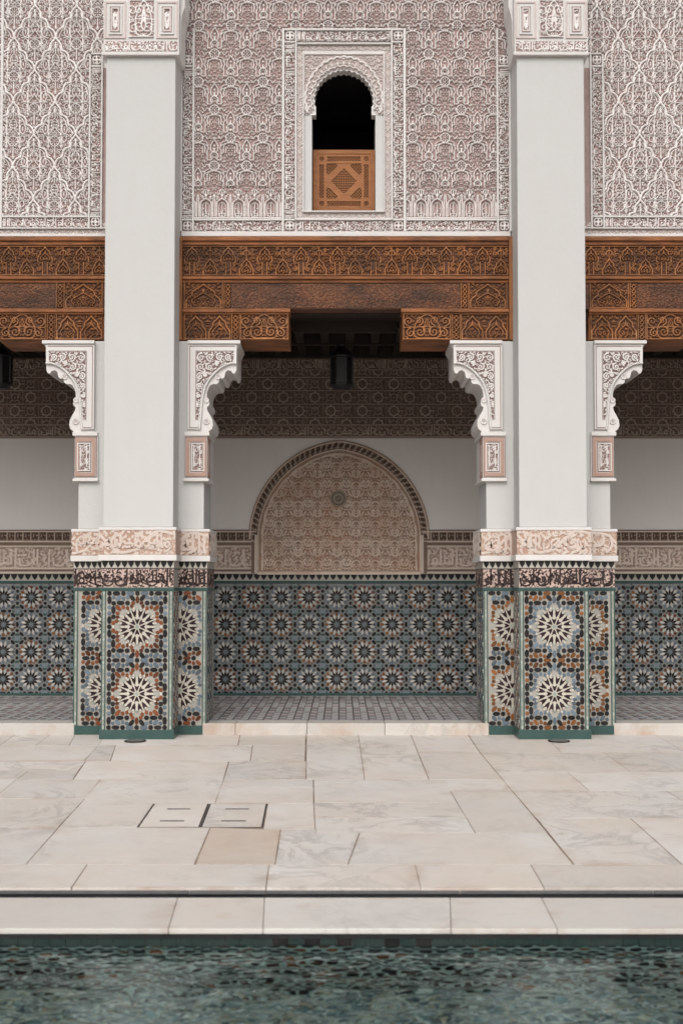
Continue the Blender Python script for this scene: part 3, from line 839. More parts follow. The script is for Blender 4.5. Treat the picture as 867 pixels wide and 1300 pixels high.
# bed of the paving: a sheet behind the channel, the pool is cut out in front of it
yF = G(433, 1127)[1]
bedme.box(-14, 14, yF + 0.012, D1 + 0.3, -0.30, -0.0014)
obj('mortar_bed', bedme.mesh('mortar_bed', [M['slab_joint']]), (0, 0, 0), yard)
rs = random.Random(4)
def slab(name, quad, mat, parent, gap=0.0045, z0=-0.06, z1=0.0, bev=0.0006, dz=0.0):
    cx = sum(p[0] for p in quad)/4; cy = sum(p[1] for p in quad)/4
    q = []
    n = 4
    for i in range(4):
        x, y = quad[i]
        sx = gap if x < cx else -gap; sy = gap if y < cy else -gap
        q.append((x + sx - cx, y + sy - cy))
    m = MB(); m.prism(q, z0 - z1, 0.0)
    return obj(name, m.mesh(name, [mat], bevel=bev, seg=2), (cx, cy, z1 + dz), parent)
for y0, y1, js in SLABS:
    for (a0, a1), (b0, b1) in zip(js, js[1:]):
        quad = [G(a1, y1), G(b1, y1), G(b0, y0), G(a0, y0)]
        slab('slab', quad, M['marble'], yard, rs.choice((0.0015, 0.002, 0.003, 0.004, 0.006)), dz=rs.uniform(-0.0004, 0.0004))
slab('slab', [G(247, 1097.5), G(350, 1097.5), G(357, 1053), G(266.5, 1050.5)], M['orange_marble'], yard, 0.007)

pts = [G(*q) for q in ((350, 1097.5), (441, 1097.5), (456, 1057.5), (400.8, 1057.5), (400.5, 1053), (357, 1053))]
cx_ = sum(q[0] for q in pts)/6; cy_ = sum(q[1] for q in pts)/6
m = MB(); m.prism([((x - cx_)*0.994, (y - cy_)*0.997) for x, y in pts], -0.06, 0.0)
obj('slab', m.mesh('slab', [M['marble']], bevel=0.0006), (cx_, cy_, 0), yard)
# two lift-out covers with slots
for i, (a0, a1, b0, b1, lab) in enumerate(((195, 174, 266, 254, 'marble access cover with two slots, beside plain paving slab, left of the pair'),
                                           (266, 254, 340, 334, 'marble access cover with two slots, right of the pair'))):
    q = [G(a1, 1050), G(b1, 1050.5), G(b0, 1020.3), G(a0, 1020.3)]
    q = [(q[0][0]+.013, q[0][1]+.01), (q[1][0]-.013, q[1][1]+.01), (q[2][0]-.013, q[2][1]-.008), (q[3][0]+.013, q[3][1]-.008)]
    cx = sum(p[0] for p in q)/4; cy = sum(p[1] for p in q)/4
    c = tag(empty('access_cover', (cx, cy, -0.03)), lab, 'access cover', 'lift-out covers in the paving')
    # plate made of strips with gaps that the dark slot inlays fill
    m = MB()
    ys0, ys1 = q[0][1], q[2][1]; Ls = ys1 - ys0
    def xl(y): t = (y - ys0)/Ls; return q[0][0] + (q[3][0]-q[0][0])*t, q[1][0] + (q[2][0]-q[1][0])*t
    def strip(ya, yb, f0, f1, za=-0.020, zb=0.0):
        (l0, r0), (l1, r1) = xl(ya), xl(yb)
        m.prism([(l0 + (r0-l0)*f0 - cx, ya - cy), (l0 + (r0-l0)*f1 - cx, ya - cy), (l1 + (r1-l1)*f1 - cx, yb - cy), (l1 + (r1-l1)*f0 - cx, yb - cy)], za + 0.03, zb + 0.03)
    sw = 0.05
    m3 = MB(); m3.prism([(x + (-0.011 if x < cx else 0.011) - cx, y + (-0.008 if y < cy else 0.006) - cy) for x, y in q], -0.01, 0.0)
    obj('seat', m3.mesh('seat', [M['slate_stone']]), (cx, cy, -0.0012), c)
    ya, yb = ys0 + Ls*0.22, ys0 + Ls*0.74
    strip(ys0, ya, 0, 1); strip(ya + sw, yb, 0, 1); strip(yb + sw, ys1, 0, 1)
    for y in (ya, yb):
        strip(y, y + sw, 0, 0.29); strip(y, y + sw, 0.72, 1)
    obj('plate', m.mesh('plate', [M['marble']]), (cx, cy, -0.03), c)
    for y in (ya, yb):
        m2 = MB(); (l, r) = xl(y); m2.box(l + (r-l)*0.29 - cx, l + (r-l)*0.72 - cx, y - cy, y + sw - cy, 0.0, 0.006)
        obj('slot_inlay', m2.mesh('slot_inlay', [M['slate_stone']]), (cx, cy, -0.0070), c)  # nearly flush dark inlay, the shade of an open slot put into its colour

# oval drain plates at the feet of the pillars
for px, lab in ((172, 'dark oval drain plate at the foot of the pillar with rust star rosettes'), (709, 'dark oval drain plate at the foot of the pillar with blue star rosettes')):
    gx, gy = G(px, 941.3)
    d = tag(empty('floor_drain', (gx, gy, 0)), lab, 'drain', 'drain plates before the pillars')
    m = MB(); n = 28
    m.prism([(0.105*cos(2*pi*k/n), 0.15*sin(2*pi*k/n)) for k in range(n)], 0.003, 0.010)
    obj('rim', m.mesh('rim', [M['iron']], bevel=0.002), (gx, gy, 0), d)
    m = MB()
    for k in range(-3, 4):
        w = 0.085*math.sqrt(1 - (k/4.2)**2)
        m.box(-w, w, k*0.030 - 0.007, k*0.030 + 0.007, 0.0101, 0.015)
    obj('grate', m.mesh('grate', [plaster('worn_iron', (0.10, 0.11, 0.10), (0.2, 0.2, 0.18), 8)]), (gx, gy, 0), d)

# ------------------------------------------------------------------ step up to the gallery
ZG = 0.116
step = tag(empty('step', (0, D1 + 0.02, 0)), kind='structure')
sxs = [(-7.5, -5.2), (-5.2, -3.6), (-3.6, X(97.5, D1)), (X(258.5, D1), X(300, D1)), (X(300, D1), X(390, D1)), (X(390, D1), X(488, D1)), (X(488, D1), X(619, D1)), (X(776, D1), 3.7), (3.7, 5.1), (5.1, 7.5)]
for a, b in sxs:
    m = MB(); m.box(-(b-a)/2 + .0015, (b-a)/2 - .0015, 0, 0.375, -0.05, ZG)
    obj('step_stone', m.mesh('step_stone', [M['step_marble']], bevel=0.008), ((a+b)/2, D1 - 0.018, 0), step)

# ------------------------------------------------------------------ gallery floor of chevron strips
gf = tag(empty('gallery_floor', (0, D1 + 0.36, ZG - 0.01)), kind='structure')
m = MB(); m.box(-7.6, 7.6, 0, DB - D1 + 0.3, -0.2, -0.004)
obj('bed', m.mesh('bed', [plaster('dark_floor_bed', (0.10, 0.09, 0.085), (0.16, 0.14, 0.13), 5)]), (0, D1 + 0.36, ZG - 0.01), gf)
def chevrons():
    m = MB(); rg = random.Random(7); w, L = 0.150, DB - D1 - 0.36
    p = 0.046; n = int(L/p)
    for i in range(n):
        for sg in (-1, 1):
            y = i*p; e = 0.0035
            a, b = (0.003, w/2 - 0.003)
            q = [(sg*a, y + e), (sg*b, y + 0.045 + e), (sg*b, y + p + 0.045 - e), (sg*a, y + p - e)]
            if sg < 0: q = q[::-1]
            mi = rg.choices((0, 1, 2, 3), (4, 3, 2, 3))[0]
            z = rg.uniform(0.006, 0.009)
            m.add([(x, yy, 0) for x, yy in q] + [(x, yy, z) for x, yy in q],
                  [(4, 5, 6, 7)] + [(k, (k+1) % 4, 4+(k+1) % 4, 4+k) for k in range(4)], mi)
    return m.mesh('tile_strip', [glaze('floor_grey', (0.33, 0.345, 0.37), 0.25, 0.45), glaze('floor_rose', (0.32, 0.25, 0.235), 0.25, 0.45),
                                 glaze('floor_dark', (0.085, 0.08, 0.085), 0.3, 0.4), glaze('floor_pale', (0.52, 0.485, 0.46), 0.15, 0.45)])
cm = chevrons()
k = -45
while k*0.158 < 7.3:
    tag(obj('tile_strip', cm, (k*0.158 + 0.05, D1 + 0.365, ZG - 0.01), gf), kind='stuff'); k += 1

# ------------------------------------------------------------------ gallery back wall
gw = tag(empty('gallery_wall', (0, DB, ZG)), 'shaded back wall of the gallery with arched panel and mosaic dado', 'wall', kind='thing')
boxobj('wall_body', -7.6, 7.6, DB, DB + 0.4, 0, 5.2, M['grey_plaster'], gw, 0)
SB = DB / F
# mosaic dado
units = [small_rosette('rosette', SB*1.0, [M['black'], M[c], M['blue'], M['dull_cream'], M['slate'], M['teal']], i+1) for i, c in enumerate(('rust', 'slate', 'ochre', 'blue'))]
zt, zb = Z(741, DB), Z(879.3, DB)
boxobj('mosaic_bed', -7.5, 7.5, DB - 0.012, DB - 0.001, zb, zt, M['darkgrout'], gw, 0)
boxobj('skirting_tile', -7.5, 7.5, DB - 0.03, DB - 0.0125, ZG - 0.005, zb - 0.003, M['teal'], gw)
boxobj('border_tile', -7.5, 7.5, DB - 0.022, DB - 0.001, zt + 0.002, Z(737.4, DB), M['teal'], gw)
rg = random.Random(2)
for c in range(-12, 18):
    for r in range(4):
        px, py = 357.3 + 35.05*c, 758.2 + 34.6*r
        warm = (c + r) % 2
        u = units[(rg.choice((0, 2, 2))) if warm else (rg.choice((1, 3, 3)))]
        tag(obj('rosette', u, (X(px, DB), DB - 0.0125, Z(py, DB)), gw), kind='stuff')
# merlon band
boxobj('merlon_bed', -7.5, 7.5, DB - 0.016, DB - 0.001, Z(737.2, DB), Z(728.6, DB), M['grout'], gw, 0)
mm = merlons('merlon_row', 87.7, 8.2, 10, SB)
for c in range(-6, 12):
    tag(obj('merlon_row', mm, (X(269.6 + 87.7*(c-1), DB), DB - 0.0165, Z(737.0, DB)), gw), kind='stuff')
# tan and brown bands above the mosaic, with lettered panels, either side of the arch
AL, AR_ = 326.0, 535.0
ch = t_script(60, 13, 21, 0.6); bscr = [t_script(120, 24, 31 + i, 0.6) for i in range(2)]
for a, b in ((-240, AL - 1), (AR_ + 1, 1110)):
    boxobj('moulding', X(a, DB), X(b, DB), DB - 0.035, DB - 0.001, Z(728.4, DB), Z(725.6, DB), M['bandlight'], gw)
    boxobj('moulding', X(a, DB), X(b, DB), DB - 0.022, DB - 0.001, Z(725.5, DB), Z(723.0, DB), M['bandbrown'], gw)
    boxobj('moulding', X(a, DB), X(b, DB), DB - 0.030, DB - 0.001, Z(722.9, DB), Z(720.4, DB), M['bandlight'], gw)
    boxobj('moulding', X(a, DB), X(b, DB), DB - 0.030, DB - 0.001, Z(695.0, DB), Z(692.5, DB), M['bandlight'], gw)
    boxobj('moulding', X(a, DB), X(b, DB), DB - 0.022, DB - 0.001, Z(692.4, DB), Z(688.6, DB), M['bandbrown'], gw)
    boxobj('moulding', X(a, DB), X(b, DB), DB - 0.032, DB - 0.001, Z(688.5, DB), Z(686.4, DB), M['bandlight'], gw)
    boxobj('moulding', X(a, DB), X(b, DB), DB - 0.036, DB - 0.001, Z(675.8, DB), Z(674.2, DB), M['bandlight'], gw)
    boxobj('moulding', X(a, DB), X(b, DB), DB - 0.028, DB - 0.001, Z(674.1, DB), Z(672.6, DB), M['bandbrown'], gw)
M['chainband'] = carved('brown_chain_band', (0.50, 0.40, 0.33), (0.10, 0.065, 0.05), (0.15, 0.10, 0.08), 0.2, 0.7)
chain = Tile(20, 10.6, 0.5, per=False, perx=True)
for i in range(2):
    cx = 5 + 10*i
    chain.stroke([(cx - 5, 0), (cx - 5, 10.6)], 0.9, 1.0); chain.leaf(cx - 2.5, 4, 0.7, 5.5, 1.0, 0.6, 0.9); chain.leaf(cx + 1, 8, -1.2, 4.5, 0.9, 0.55, 0.9)
    chain.dot(cx, 1.6, 0.8, 0.7); chain.stroke([(cx - 4, 1.4), (cx + 4, 1.4)], 0.35, 0.6)
chain.jitter(3)
def strip_panels(name, tile, a, b, w, yt, yb, D, depth, mat, parent, **k):
    n = max(1, round((b - a)/w)); w = (b - a)/n
    for i in range(n):
        panel(name, tile[i % len(tile)] if isinstance(tile, list) else tile, a + w*i, a + w*(i+1), yt, yb, D, depth, mat, parent, px=0 if isinstance(tile, list) else w*i, **k)
strip_panels('chain_band', chain, -240, AL - 2, 140, 675.9, 686.3, DB, 0.020, M['chainband'], gw)
strip_panels('chain_band', chain, AR_ + 2, 1110, 140, 675.9, 686.3, DB, 0.020, M['chainband'], gw)
strip_panels('lettered_panel', bscr, -240, AL - 7, 118, 695.1, 720.3, DB, 0.022, M['bandst'], gw)
strip_panels('lettered_panel', bscr, AR_ + 7, 1110, 118, 695.1, 720.3, DB, 0.022, M['bandst'], gw)
for x0_, x1_ in ((AL - 2.4, AL + 1.2), (AR_ - 1.4, AR_ + 2.4)):
    boxobj('moulding', X(x0_, DB), X(x1_, DB), DB - 0.040, DB - 0.001, Z(728, DB), Z(679.5, DB), M['bandlight'], gw)
for x in (AL - 6.5, AR_ + 2.5):
    boxobj('moulding', X(x, DB), X(x + 4, DB), DB - 0.038, DB - 0.001, Z(728, DB), Z(687.5, DB), M['bandbrown'], gw)

# arched panel
aw, ah, acx, acy = 236.0, 173.0, 430.5, 684.5
T = Tile(aw, ah, 0.55, per=False)
ax = np.arange(T.h.shape[1])*T.dx + (acx - aw/2); ay = 729.5 - np.arange(T.h.shape[0])*T.dy
gx, gy = np.meshgrid(ax, ay)
sw = t_swan()
base = sw.h[np.ix_((np.arange(T.h.shape[0])*T.dy/sw.dy).astype(int) % sw.h.shape[0], ((np.arange(T.h.shape[1])*T.dx + 20)/sw.dx).astype(int) % sw.h.shape[1])]
rad = np.where(gy < acy, np.hypot(np.abs(gx - acx) + 12, gy - acy) - 12, np.abs(gx - acx))
ang = np.degrees(np.arctan2(acy - gy, gx - acx))
h = np.where(rad < 96.5, base, 0.0)
h = np.where((rad >= 96.5) & (rad < 98.2 + 1.0*np.abs(np.sin(np.radians(ang*14)))), 0.95, h)
h = np.where((rad >= 99.3) & (rad < 102), 0.22, h)
h = np.where((rad >= 102) & (rad < 103.5), 1.0, h)
hb = np.where((np.abs((ang + 300) % 3.6 - 1.8) < 0.26), 0.9, 0.0) + np.where(np.abs((ang + 300) % 3.6 - 1.8 + (rad - 108)*0.35) < 0.5, 0.6, 0.0) + np.where(np.abs(rad - 105.6) < 0.5, 0.5, 0)
h = np.where((rad >= 112) & (rad < 113.6), 1.0, h); h = np.where((rad >= 113.6) & (rad < 115.5), 0.25, h)
h = np.where((gy > 724.5), 0.35, h); h = np.where((gy > 726.3), 0.95, h)
mask = ((rad < 115.5) & (gy < acy + 0.3)) | ((rad < 103.4) & (gy >= acy - 0.3))
ring_ = (rad >= 103.0) & (rad < 112.6) & (gy < acy + 0.3)
md = np.hypot(gx - 429.5, gy - 633.0) < 11.0
h = np.where(md, 0.15, h)
T.h = h; T.jitter(9, 0.05)
me = sheet('arched_panel', (ax - acx)*SB, (729.5 - ay)*SB, T.h*0.034 + 0.004, T.h, M['tymp'], mask)
ap = obj('arched_panel', me, (X(acx, DB), DB - 0.004, Z(729.5, DB)), gw)
obj('arch_border', sheet('arch_border', (ax - acx)*SB, (729.5 - ay)*SB, np.clip(hb, 0, 1)*0.014 + 0.012, np.clip(hb, 0, 1), M['chainband'], ring_), (X(acx, DB), DB - 0.005, Z(729.5, DB)), ap)
md_t = Tile(22, 22, 0.5, per=False); md_t.rosette(11, 11, 9.6, 16, 0.9)
for k in range(16): md_t.dot(11 + 6.2*cos(k*pi/8 + .2), 11 + 6.2*sin(k*pi/8 + .2), 0.7, 0.9)
md_t.ring(11, 11, 5.2, 0.5, 0.9); md_t.fill(200, 4, 0.8, 0.7, None, (1, 2), 0.4)
ii, jj = np.meshgrid(np.arange(md_t.h.shape[1])*md_t.dx - 11, np.arange(md_t.h.shape[0])*md_t.dy - 11)
M['medal'] = carved('grey_medallion', (0.42, 0.36, 0.30), (0.20, 0.165, 0.135), (0.24, 0.19, 0.15))
obj('medallion', sheet('medallion', np.arange(md_t.h.shape[1])*md_t.dx*SB, np.arange(md_t.h.shape[0])*md_t.dy*SB, md_t.h*0.02 + 0.012, md_t.h, M['medal'], np.hypot(ii, jj) < 10.4),
    (X(418.5, DB), DB - 0.004, Z(644, DB)), ap)

# brown carved frieze under the ceiling
gi = t_girih(); kuf = t_script(80, 14, 41, 0.6); kuf2 = t_script(80, 13, 47, 0.6)
boxobj('frieze_bed', -7.5, 7.5, DB - 0.018, DB - 0.001, Z(556.5, DB), Z(452, DB), M['bandbrown'], gw, 0)
for x0 in range(-240, 1110, 120):
    panel('frieze_panel', gi, x0, x0 + 120, 470.5, 538.5, DB - 0.018, 0.02, M['frieze'], gw)
    panel('lettered_band', kuf, x0, x0 + 120, 540.5, 553.5, DB - 0.018, 0.018, M['frieze'], gw, px=x0 % 80)
    panel('lettered_band', kuf2, x0, x0 + 120, 456.5, 469.0, DB - 0.018, 0.018, M['frieze'], gw, px=x0 % 80)
fm = M['bandst'] if False else plaster('brown_fillet', (0.38, 0.30, 0.25), (0.28, 0.215, 0.175), 3.0)
for ya, yb in ((538.6, 540.4), (553.6, 556.5), (469.1, 470.4)):
    boxobj('fillet', -7.5, 7.5, DB - 0.045, DB - 0.018, Z(yb, DB), Z(ya, DB), fm, gw)

# ------------------------------------------------------------------ ceiling and lanterns
ZC = Z(455.5, DB)
ce = tag(empty('ceiling', (0, 16.6, ZC)), kind='structure')
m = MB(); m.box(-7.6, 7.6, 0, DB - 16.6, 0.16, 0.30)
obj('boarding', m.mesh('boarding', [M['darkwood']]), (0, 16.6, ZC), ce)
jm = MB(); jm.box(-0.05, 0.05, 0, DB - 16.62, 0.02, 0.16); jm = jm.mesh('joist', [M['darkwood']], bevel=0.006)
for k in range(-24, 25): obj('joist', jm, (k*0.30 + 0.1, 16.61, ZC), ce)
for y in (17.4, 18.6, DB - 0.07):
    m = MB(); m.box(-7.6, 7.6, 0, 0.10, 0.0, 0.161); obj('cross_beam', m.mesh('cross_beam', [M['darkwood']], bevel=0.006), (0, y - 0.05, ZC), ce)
def glass_mat():
    t = NT('smoked_lantern_glass')
    t.b.inputs['Transmission Weight'].default_value = 0.35
    return t.out((0.018, 0.018, 0.018), 0.45, 0.2)
LG = glass_mat()
def lantern(px, D, yt, yb, label):
    x, zb_, zt_ = X(px, D, 460), Z(yb, D), Z(yt, D)
    L = tag(empty('hanging_lantern', (x, D, zb_)), label, 'lantern', 'lanterns under the gallery ceiling')
    R = 16.6/F*D; H = zt_ - zb_
    def oct_(r, rot=pi/8): return [(r*cos(rot + k*pi/4), r*sin(rot + k*pi/4)) for k in range(8)]
    def loft(name, rings, mat, rot=pi/8):
        m = MB(); n = 8; vs = []; fs = []
        for r, z in rings: vs += [(a, b, z) for a, b in oct_(max(r, 1e-4), rot)]
        for i in range(len(rings)-1):
            for k in range(n): fs.append((i*n+k, i*n+(k+1) % n, (i+1)*n+(k+1) % n, (i+1)*n+k))
        fs.append(tuple(range(n-1, -1, -1))); fs.append(tuple((len(rings)-1)*n + k for k in range(n)))
        m.add(vs, fs); return obj(name, m.mesh(name, [mat]), (x, D, zb_), L)
    loft('base', [(R*0.55, -0.0), (R*0.86, H*0.07), (R*0.98, H*0.11), (R*0.98, H*0.15), (R*0.9, H*0.151)], M['iron'])
    for k in range(8):
        a = pi/8 + k*pi/4; b = a + pi/4
        p = [(R*0.9*cos(a), R*0.9*sin(a)), (R*0.9*cos(b), R*0.9*sin(b))]
        m = MB(); m.add([(p[0][0], p[0][1], H*0.16), (p[1][0], p[1][1], H*0.16), (p[1][0], p[1][1], H*0.74), (p[0][0], p[0][1], H*0.74)], [(0, 1, 2, 3)])
        q = m.mesh('pane', [LG]); obj('pane', q, (x, D, zb_), L)
        m = MB(); m.box(-0.008, 0.008, -0.008, 0.008, H*0.15, H*0.76)
        obj('bar', m.mesh('bar', [M['iron']]), (x + R*0.93*cos(a), D + R*0.93*sin(a), zb_), L)
    loft('cap', [(R*1.0, H*0.75), (R*1.02, H*0.79), (R*0.8, H*0.86), (R*0.42, H*0.95), (R*0.3, H*1.02), (R*0.34, H*1.06), (R*0.1, H*1.1)], M['iron'])
    m = MB(); m.box(-0.008, 0.008, -0.008, 0.008, H*1.09, ZC - zb_ + 0.02)
    obj('chain', m.mesh('chain', [M['iron']]), (x, D, zb_), L)
lantern(433.5, 17.4, 441, 495, 'black octagonal lantern hanging in the middle bay above the arched panel')
lantern(0.5, 17.4, 441, 494, 'black lantern half cut off by the edge of the picture, in the side bay')

# ------------------------------------------------------------------ pillars
S0, S1 = D0 / F, D1 / F
zP = lambda py: Z(py, D0)
def tfoot(P, o):
    a, b, c, d = P
    return [(a - o, D1 - o), (b - o, D1 - o), (b - o, D0 - o), (c + o, D0 - o), (c + o, D1 - o), (d + o, D1 - o), (d + o, DBK + o), (a - o, DBK + o)]
def tprism(name, P, o, z0, z1, mat, parent, bevel=0.004):
    m = MB(); cx = (P[1] + P[2])/2
    m.prism([(x - cx, y - D0) for x, y in tfoot(P, o)], 0, z1 - z0)
    return obj(name, m.mesh(name, [mat], bevel=bevel), (cx, D0, z0), parent)
inc = [t_script(95, 25, 61 + i, 0.42, 1.25) for i in range(3)]
rose = [t_vine(95, 31, 71 + i, 0.5, 900) for i in range(3)]
sq_small = t_knot(14)
blk = t_script(16, 34, 91, 0.5, 0.8)
def outline(pts):
    n = len(pts); a = sum(pts[i][0]*pts[(i+1) % n][1] - pts[(i+1) % n][0]*pts[i][1] for i in range(n))
    return pts if a > 0 else pts[::-1]
BR_PROFILE = [(-20, 433), (45, 433), (45, 437), (42.5, 441), (41, 445), (41, 470), (39.5, 474), (36.5, 475), (34, 471.5), (30, 470.5), (27, 473), (25.5, 479.5), (22.5, 481.5), (19.5, 479.5),
              (18.5, 486), (16, 488), (11, 488), (7.5, 490), (5, 494.5), (3.5, 500), (3.5, 505), (5.5, 508.5), (7, 512), (6, 515.5), (3.5, 517.5), (4.5, 522), (8, 528), (10.8, 534), (11.5, 540), (10, 545), (6, 548), (4.5, 553), (-20, 553)]
ARC = [(41, 462), (34, 462), (27, 464.5), (20, 468.5), (13, 475), (7, 482), (2.5, 490), (-0.5, 500), (-2.5, 511), (-3.5, 523), (-4.5, 536), (-5.5, 546)]
br_t = Tile(56, 104, 0.45, per=False)      # carved spandrel of a bracket, x = d + 13, y = 549 - py
def build_bracket_tile():
    t = br_t; rg = random.Random(5)
    q = lambda d, py: (d + 13, 549 - py)
    for (d, py, R, dr) in ((-4, 455, 5, 1), (8, 455, 5, -1), (20, 454.5, 4.6, 1), (31, 454.5, 4.4, -1), (-4, 467, 5, -1), (7, 467, 4.8, 1), (-5, 479, 4.4, 1), (-6, 491, 4, -1), (-7, 503, 3.5, 1), (17, 462, 3.2, -1), (-8, 515, 2.6, -1), (2, 477, 3, 1)):
        t.spiral(*q(d, py), R, 1.35, dr, pi/2*dr, 1.0, 1.0)
    t.fill(1500, 6, 0.9, 0.95, None, (2.2, 4.6), 0.95)
    t.jitter(6)
build_bracket_tile()
_dx = np.arange(br_t.h.shape[1])*br_t.dx - 13; _py = 549 - np.arange(br_t.h.shape[0])*br_t.dy
_gd, _gp = np.meshgrid(_dx, _py)
_ax = np.array([p[0] for p in ARC][::-1]); _ay = np.array([p[1] for p in ARC][::-1])
arc_d = np.interp(_gp[:, 0], _ay[::-1], _ax[::-1])      # distance of the arc at each height
_mask = (_gd > -9.5) & (_gd < 37.5) & (_gp > 447.5) & (_gp < 533)
_mask &= (_gp < 460.2) | (_gd < (arc_d[:, None] - 2.2))
def bracket(E, sg, parent, letter_me):
    """carved corbel; E edge of the pier, sg the side it reaches out to"""
    ref = 500
    k = Tt(ref, D1)/F
    zz = lambda py: Z(py, D1)
    z0 = zz(553)
    P = lambda pts: outline([(sg*d*k, zz(py) - z0) for d, py in pts])
    m = MB(); m.slabxz(P(BR_PROFILE), 0, DBK - D1 - 0.05)
    b = obj('bracket', m.mesh('bracket', [M['lime']], bevel=0.004, recalc=True), (E, D1 - 0.03, z0), parent)
    # spandrel plate with its arched lower edge
    m = MB(); m.slabxz(P([(-20.3, 545.5), (-20.3, 438.3), (41.3, 438.3)] + ARC), 0, 0.028)
    obj('spandrel_plate', m.mesh('spandrel_plate', [M['lime']], bevel=0.003, recalc=True), (E, D1 - 0.056, z0), b)
    # arch roll
    m = MB(); pts = [(sg*d*k, zz(py) - z0) for d, py in cr(ARC, 3)]
    r = 1.3*k; n = 6; vs = []; fs = []
    for i, (x, z) in enumerate(pts):
        a = pts[max(i-1, 0)]; c = pts[min(i+1, len(pts)-1)]; tx, tz = c[0]-a[0], c[1]-a[1]; L = hypot(tx, tz); nx, nz = -tz/L, tx/L
        for j in range(n): w = 2*pi*j/n; vs.append((x + nx*r*cos(w), -r*sin(w), z + nz*r*cos(w)))
    for i in range(len(pts)-1):
        for j in range(n): fs.append((i*n+j, i*n+(j+1) % n, (i+1)*n+(j+1) % n, (i+1)*n+j))
    m.add(vs, fs); obj('arch_roll', m.mesh('arch_roll', [M['lime']], smooth=True, recalc=True), (E, D1 - 0.058, z0), b)
    xs = sg*_dx*k; hh, mk = br_t.h, _mask
    if sg < 0: xs = xs[::-1]; hh = hh[:, ::-1]; mk = mk[:, ::-1]
    zs = np.array([zz(p) - z0 for p in _py])
    obj('carved_spandrel', sheet('carved_spandrel', xs, zs, hh*0.016, hh, M['bracket'], mk), (E, D1 - 0.0585, z0), b)
    # cap moulding
    m = MB(); xa, xb = sorted((sg*-20.6*k, sg*46*k)); m.box(xa, xb, 0, 0.06, zz(437.6) - z0, zz(433.3) - z0)
    obj('cap_moulding', m.mesh('cap_moulding', [M['lime']], bevel=0.006), (E, D1 - 0.075, z0), b)
    # dark cord lines
    m = MB()
    for d0, d1, pa, pb in ((-18.4, -17.6, 440, 544), (-17.5, 39, 440, 440.9), (-17.5, -6, 543.2, 544), (-10.6, -10, 446.5, 534), (-9.9, 38, 446.3, 447.0)):
        xa, xb = sorted((sg*d0*k, sg*d1*k)); m.box(xa, xb, 0, 0.004, zz(pb) - z0, zz(pa) - z0)
    obj('cord_line', m.mesh('cord_line', [M['cord']]), (E, D1 - 0.0605, z0), b)
    # little rosettes on the lobes
    for d, py, R in ((17.5, 478.5, 4.0), (7.0 - 4, 508.5, 3.6), (3.0, 535, 4.4)):
        t = Tile(2*R + 1, 2*R + 1, 0.35, per=False); t.rosette(R + .5, R + .5, R*0.82, 8, 0.95)
        g = np.hypot(*np.meshgrid(np.arange(t.h.shape[1])*t.dx - R - .5, np.arange(t.h.shape[0])*t.dy - R - .5))
        obj('lobe_rosette', sheet('lobe_rosette', (np.arange(t.h.shape[1])*t.dx - R - .5)*k, (np.arange(t.h.shape[0])*t.dy - R - .5)*k, t.h*0.012, t.h, M['bracket'], g < R),
            (E + sg*d*k, D1 - 0.0315, zz(py)), b)
    # banded block below
    zb0, zb1 = zz(609), zz(553.2)
    def bx(mm, d0, d1, y0, y1, pa, pb):
        xa, xb = sorted((sg*d0*k, sg*d1*k)); mm.box(xa, xb, y0, y1, zz(pb) - zb0, zz(pa) - zb0)
    m = MB(); bx(m, -25, 4, 0, DBK - D1 - 0.05, 553.3, 609)
    bo = obj('impost_block', m.mesh('impost_block', [M['lime']], bevel=0.004), (E, D1 - 0.03, zb0), parent)
    for q in ((-25.8, 6.4, 0, 0.76, 607.6, 611.2), (-24.6, 7, 0.001, 0.76, 548.6, 553.6)):
        m = MB(); bx(m, *q); obj('ledge', m.mesh('ledge', [M['lime']], bevel=0.004), (E, D1 - 0.045, zb0), bo)
    def frame(mm, d0, d1, pa, pb, w, y0, y1):
        bx(mm, d0, d0 + w, y0, y1, pa, pb); bx(mm, d1 - w, d1, y0, y1, pa, pb)
        bx(mm, d0 + w, d1 - w, y0, y1, pa, pa + w); bx(mm, d0 + w, d1 - w, y0, y1, pb - w, pb)
    for inset, w, mt, nm, y in ((0.6, 1.1, 'cord', 'dark_frame', 0.004), (2.4, 4.2, 'terracotta', 'rose_frame', 0.009), (7.6, 1.0, 'cord', 'dark_frame', 0.004), (8.7, 1.2, 'lime', 'pale_frame', 0.012)):
        m = MB(); frame(m, -24.6 + inset, 3.6 - inset*0.30, 554 + inset, 607 - inset, w if True else w, 0, y)
        obj(nm, m.mesh(nm, [M[mt]]), (E, D1 - 0.03 - y, zb0), bo)
    w = 12.4; me = panel_mesh('inscription', blk, w, 33.5, k, k, 0.012, M['bracket'])
    xa = min(sg*-14.2*k, sg*-1.8*k)
    obj('inscription', me, (E + xa, D1 - 0.032, zz(597.8)), bo)
    # the block's inner face, seen past the pier
    for inset, w, mt, nm, t_ in ((1.5, 4.2, 'terracotta', 'rose_frame', 0.008), (7.4, 1.0, 'cord', 'dark_frame', 0.004)):
        m = MB(); L = 0.34
        za, zb = zz(607 - inset) - zb0, zz(554 + inset) - zb0; ww = w*k
        y0, y1 = 0.03 + inset*k, L - inset*k
        for (ya, yb, qa, qb) in ((y0, y0 + ww, za, zb), (y1 - ww, y1, za, zb), (y0 + ww, y1 - ww, za, za + ww), (y0 + ww, y1 - ww, zb - ww, zb)):
            x0, x1 = sorted((0.0, sg*t_)); m.box(x0, x1, ya, yb, qa, qb)
        obj(nm, m.mesh(nm, [M[mt]]), (E + sg*4*k, D1 - 0.03, zb0), bo)
    return b

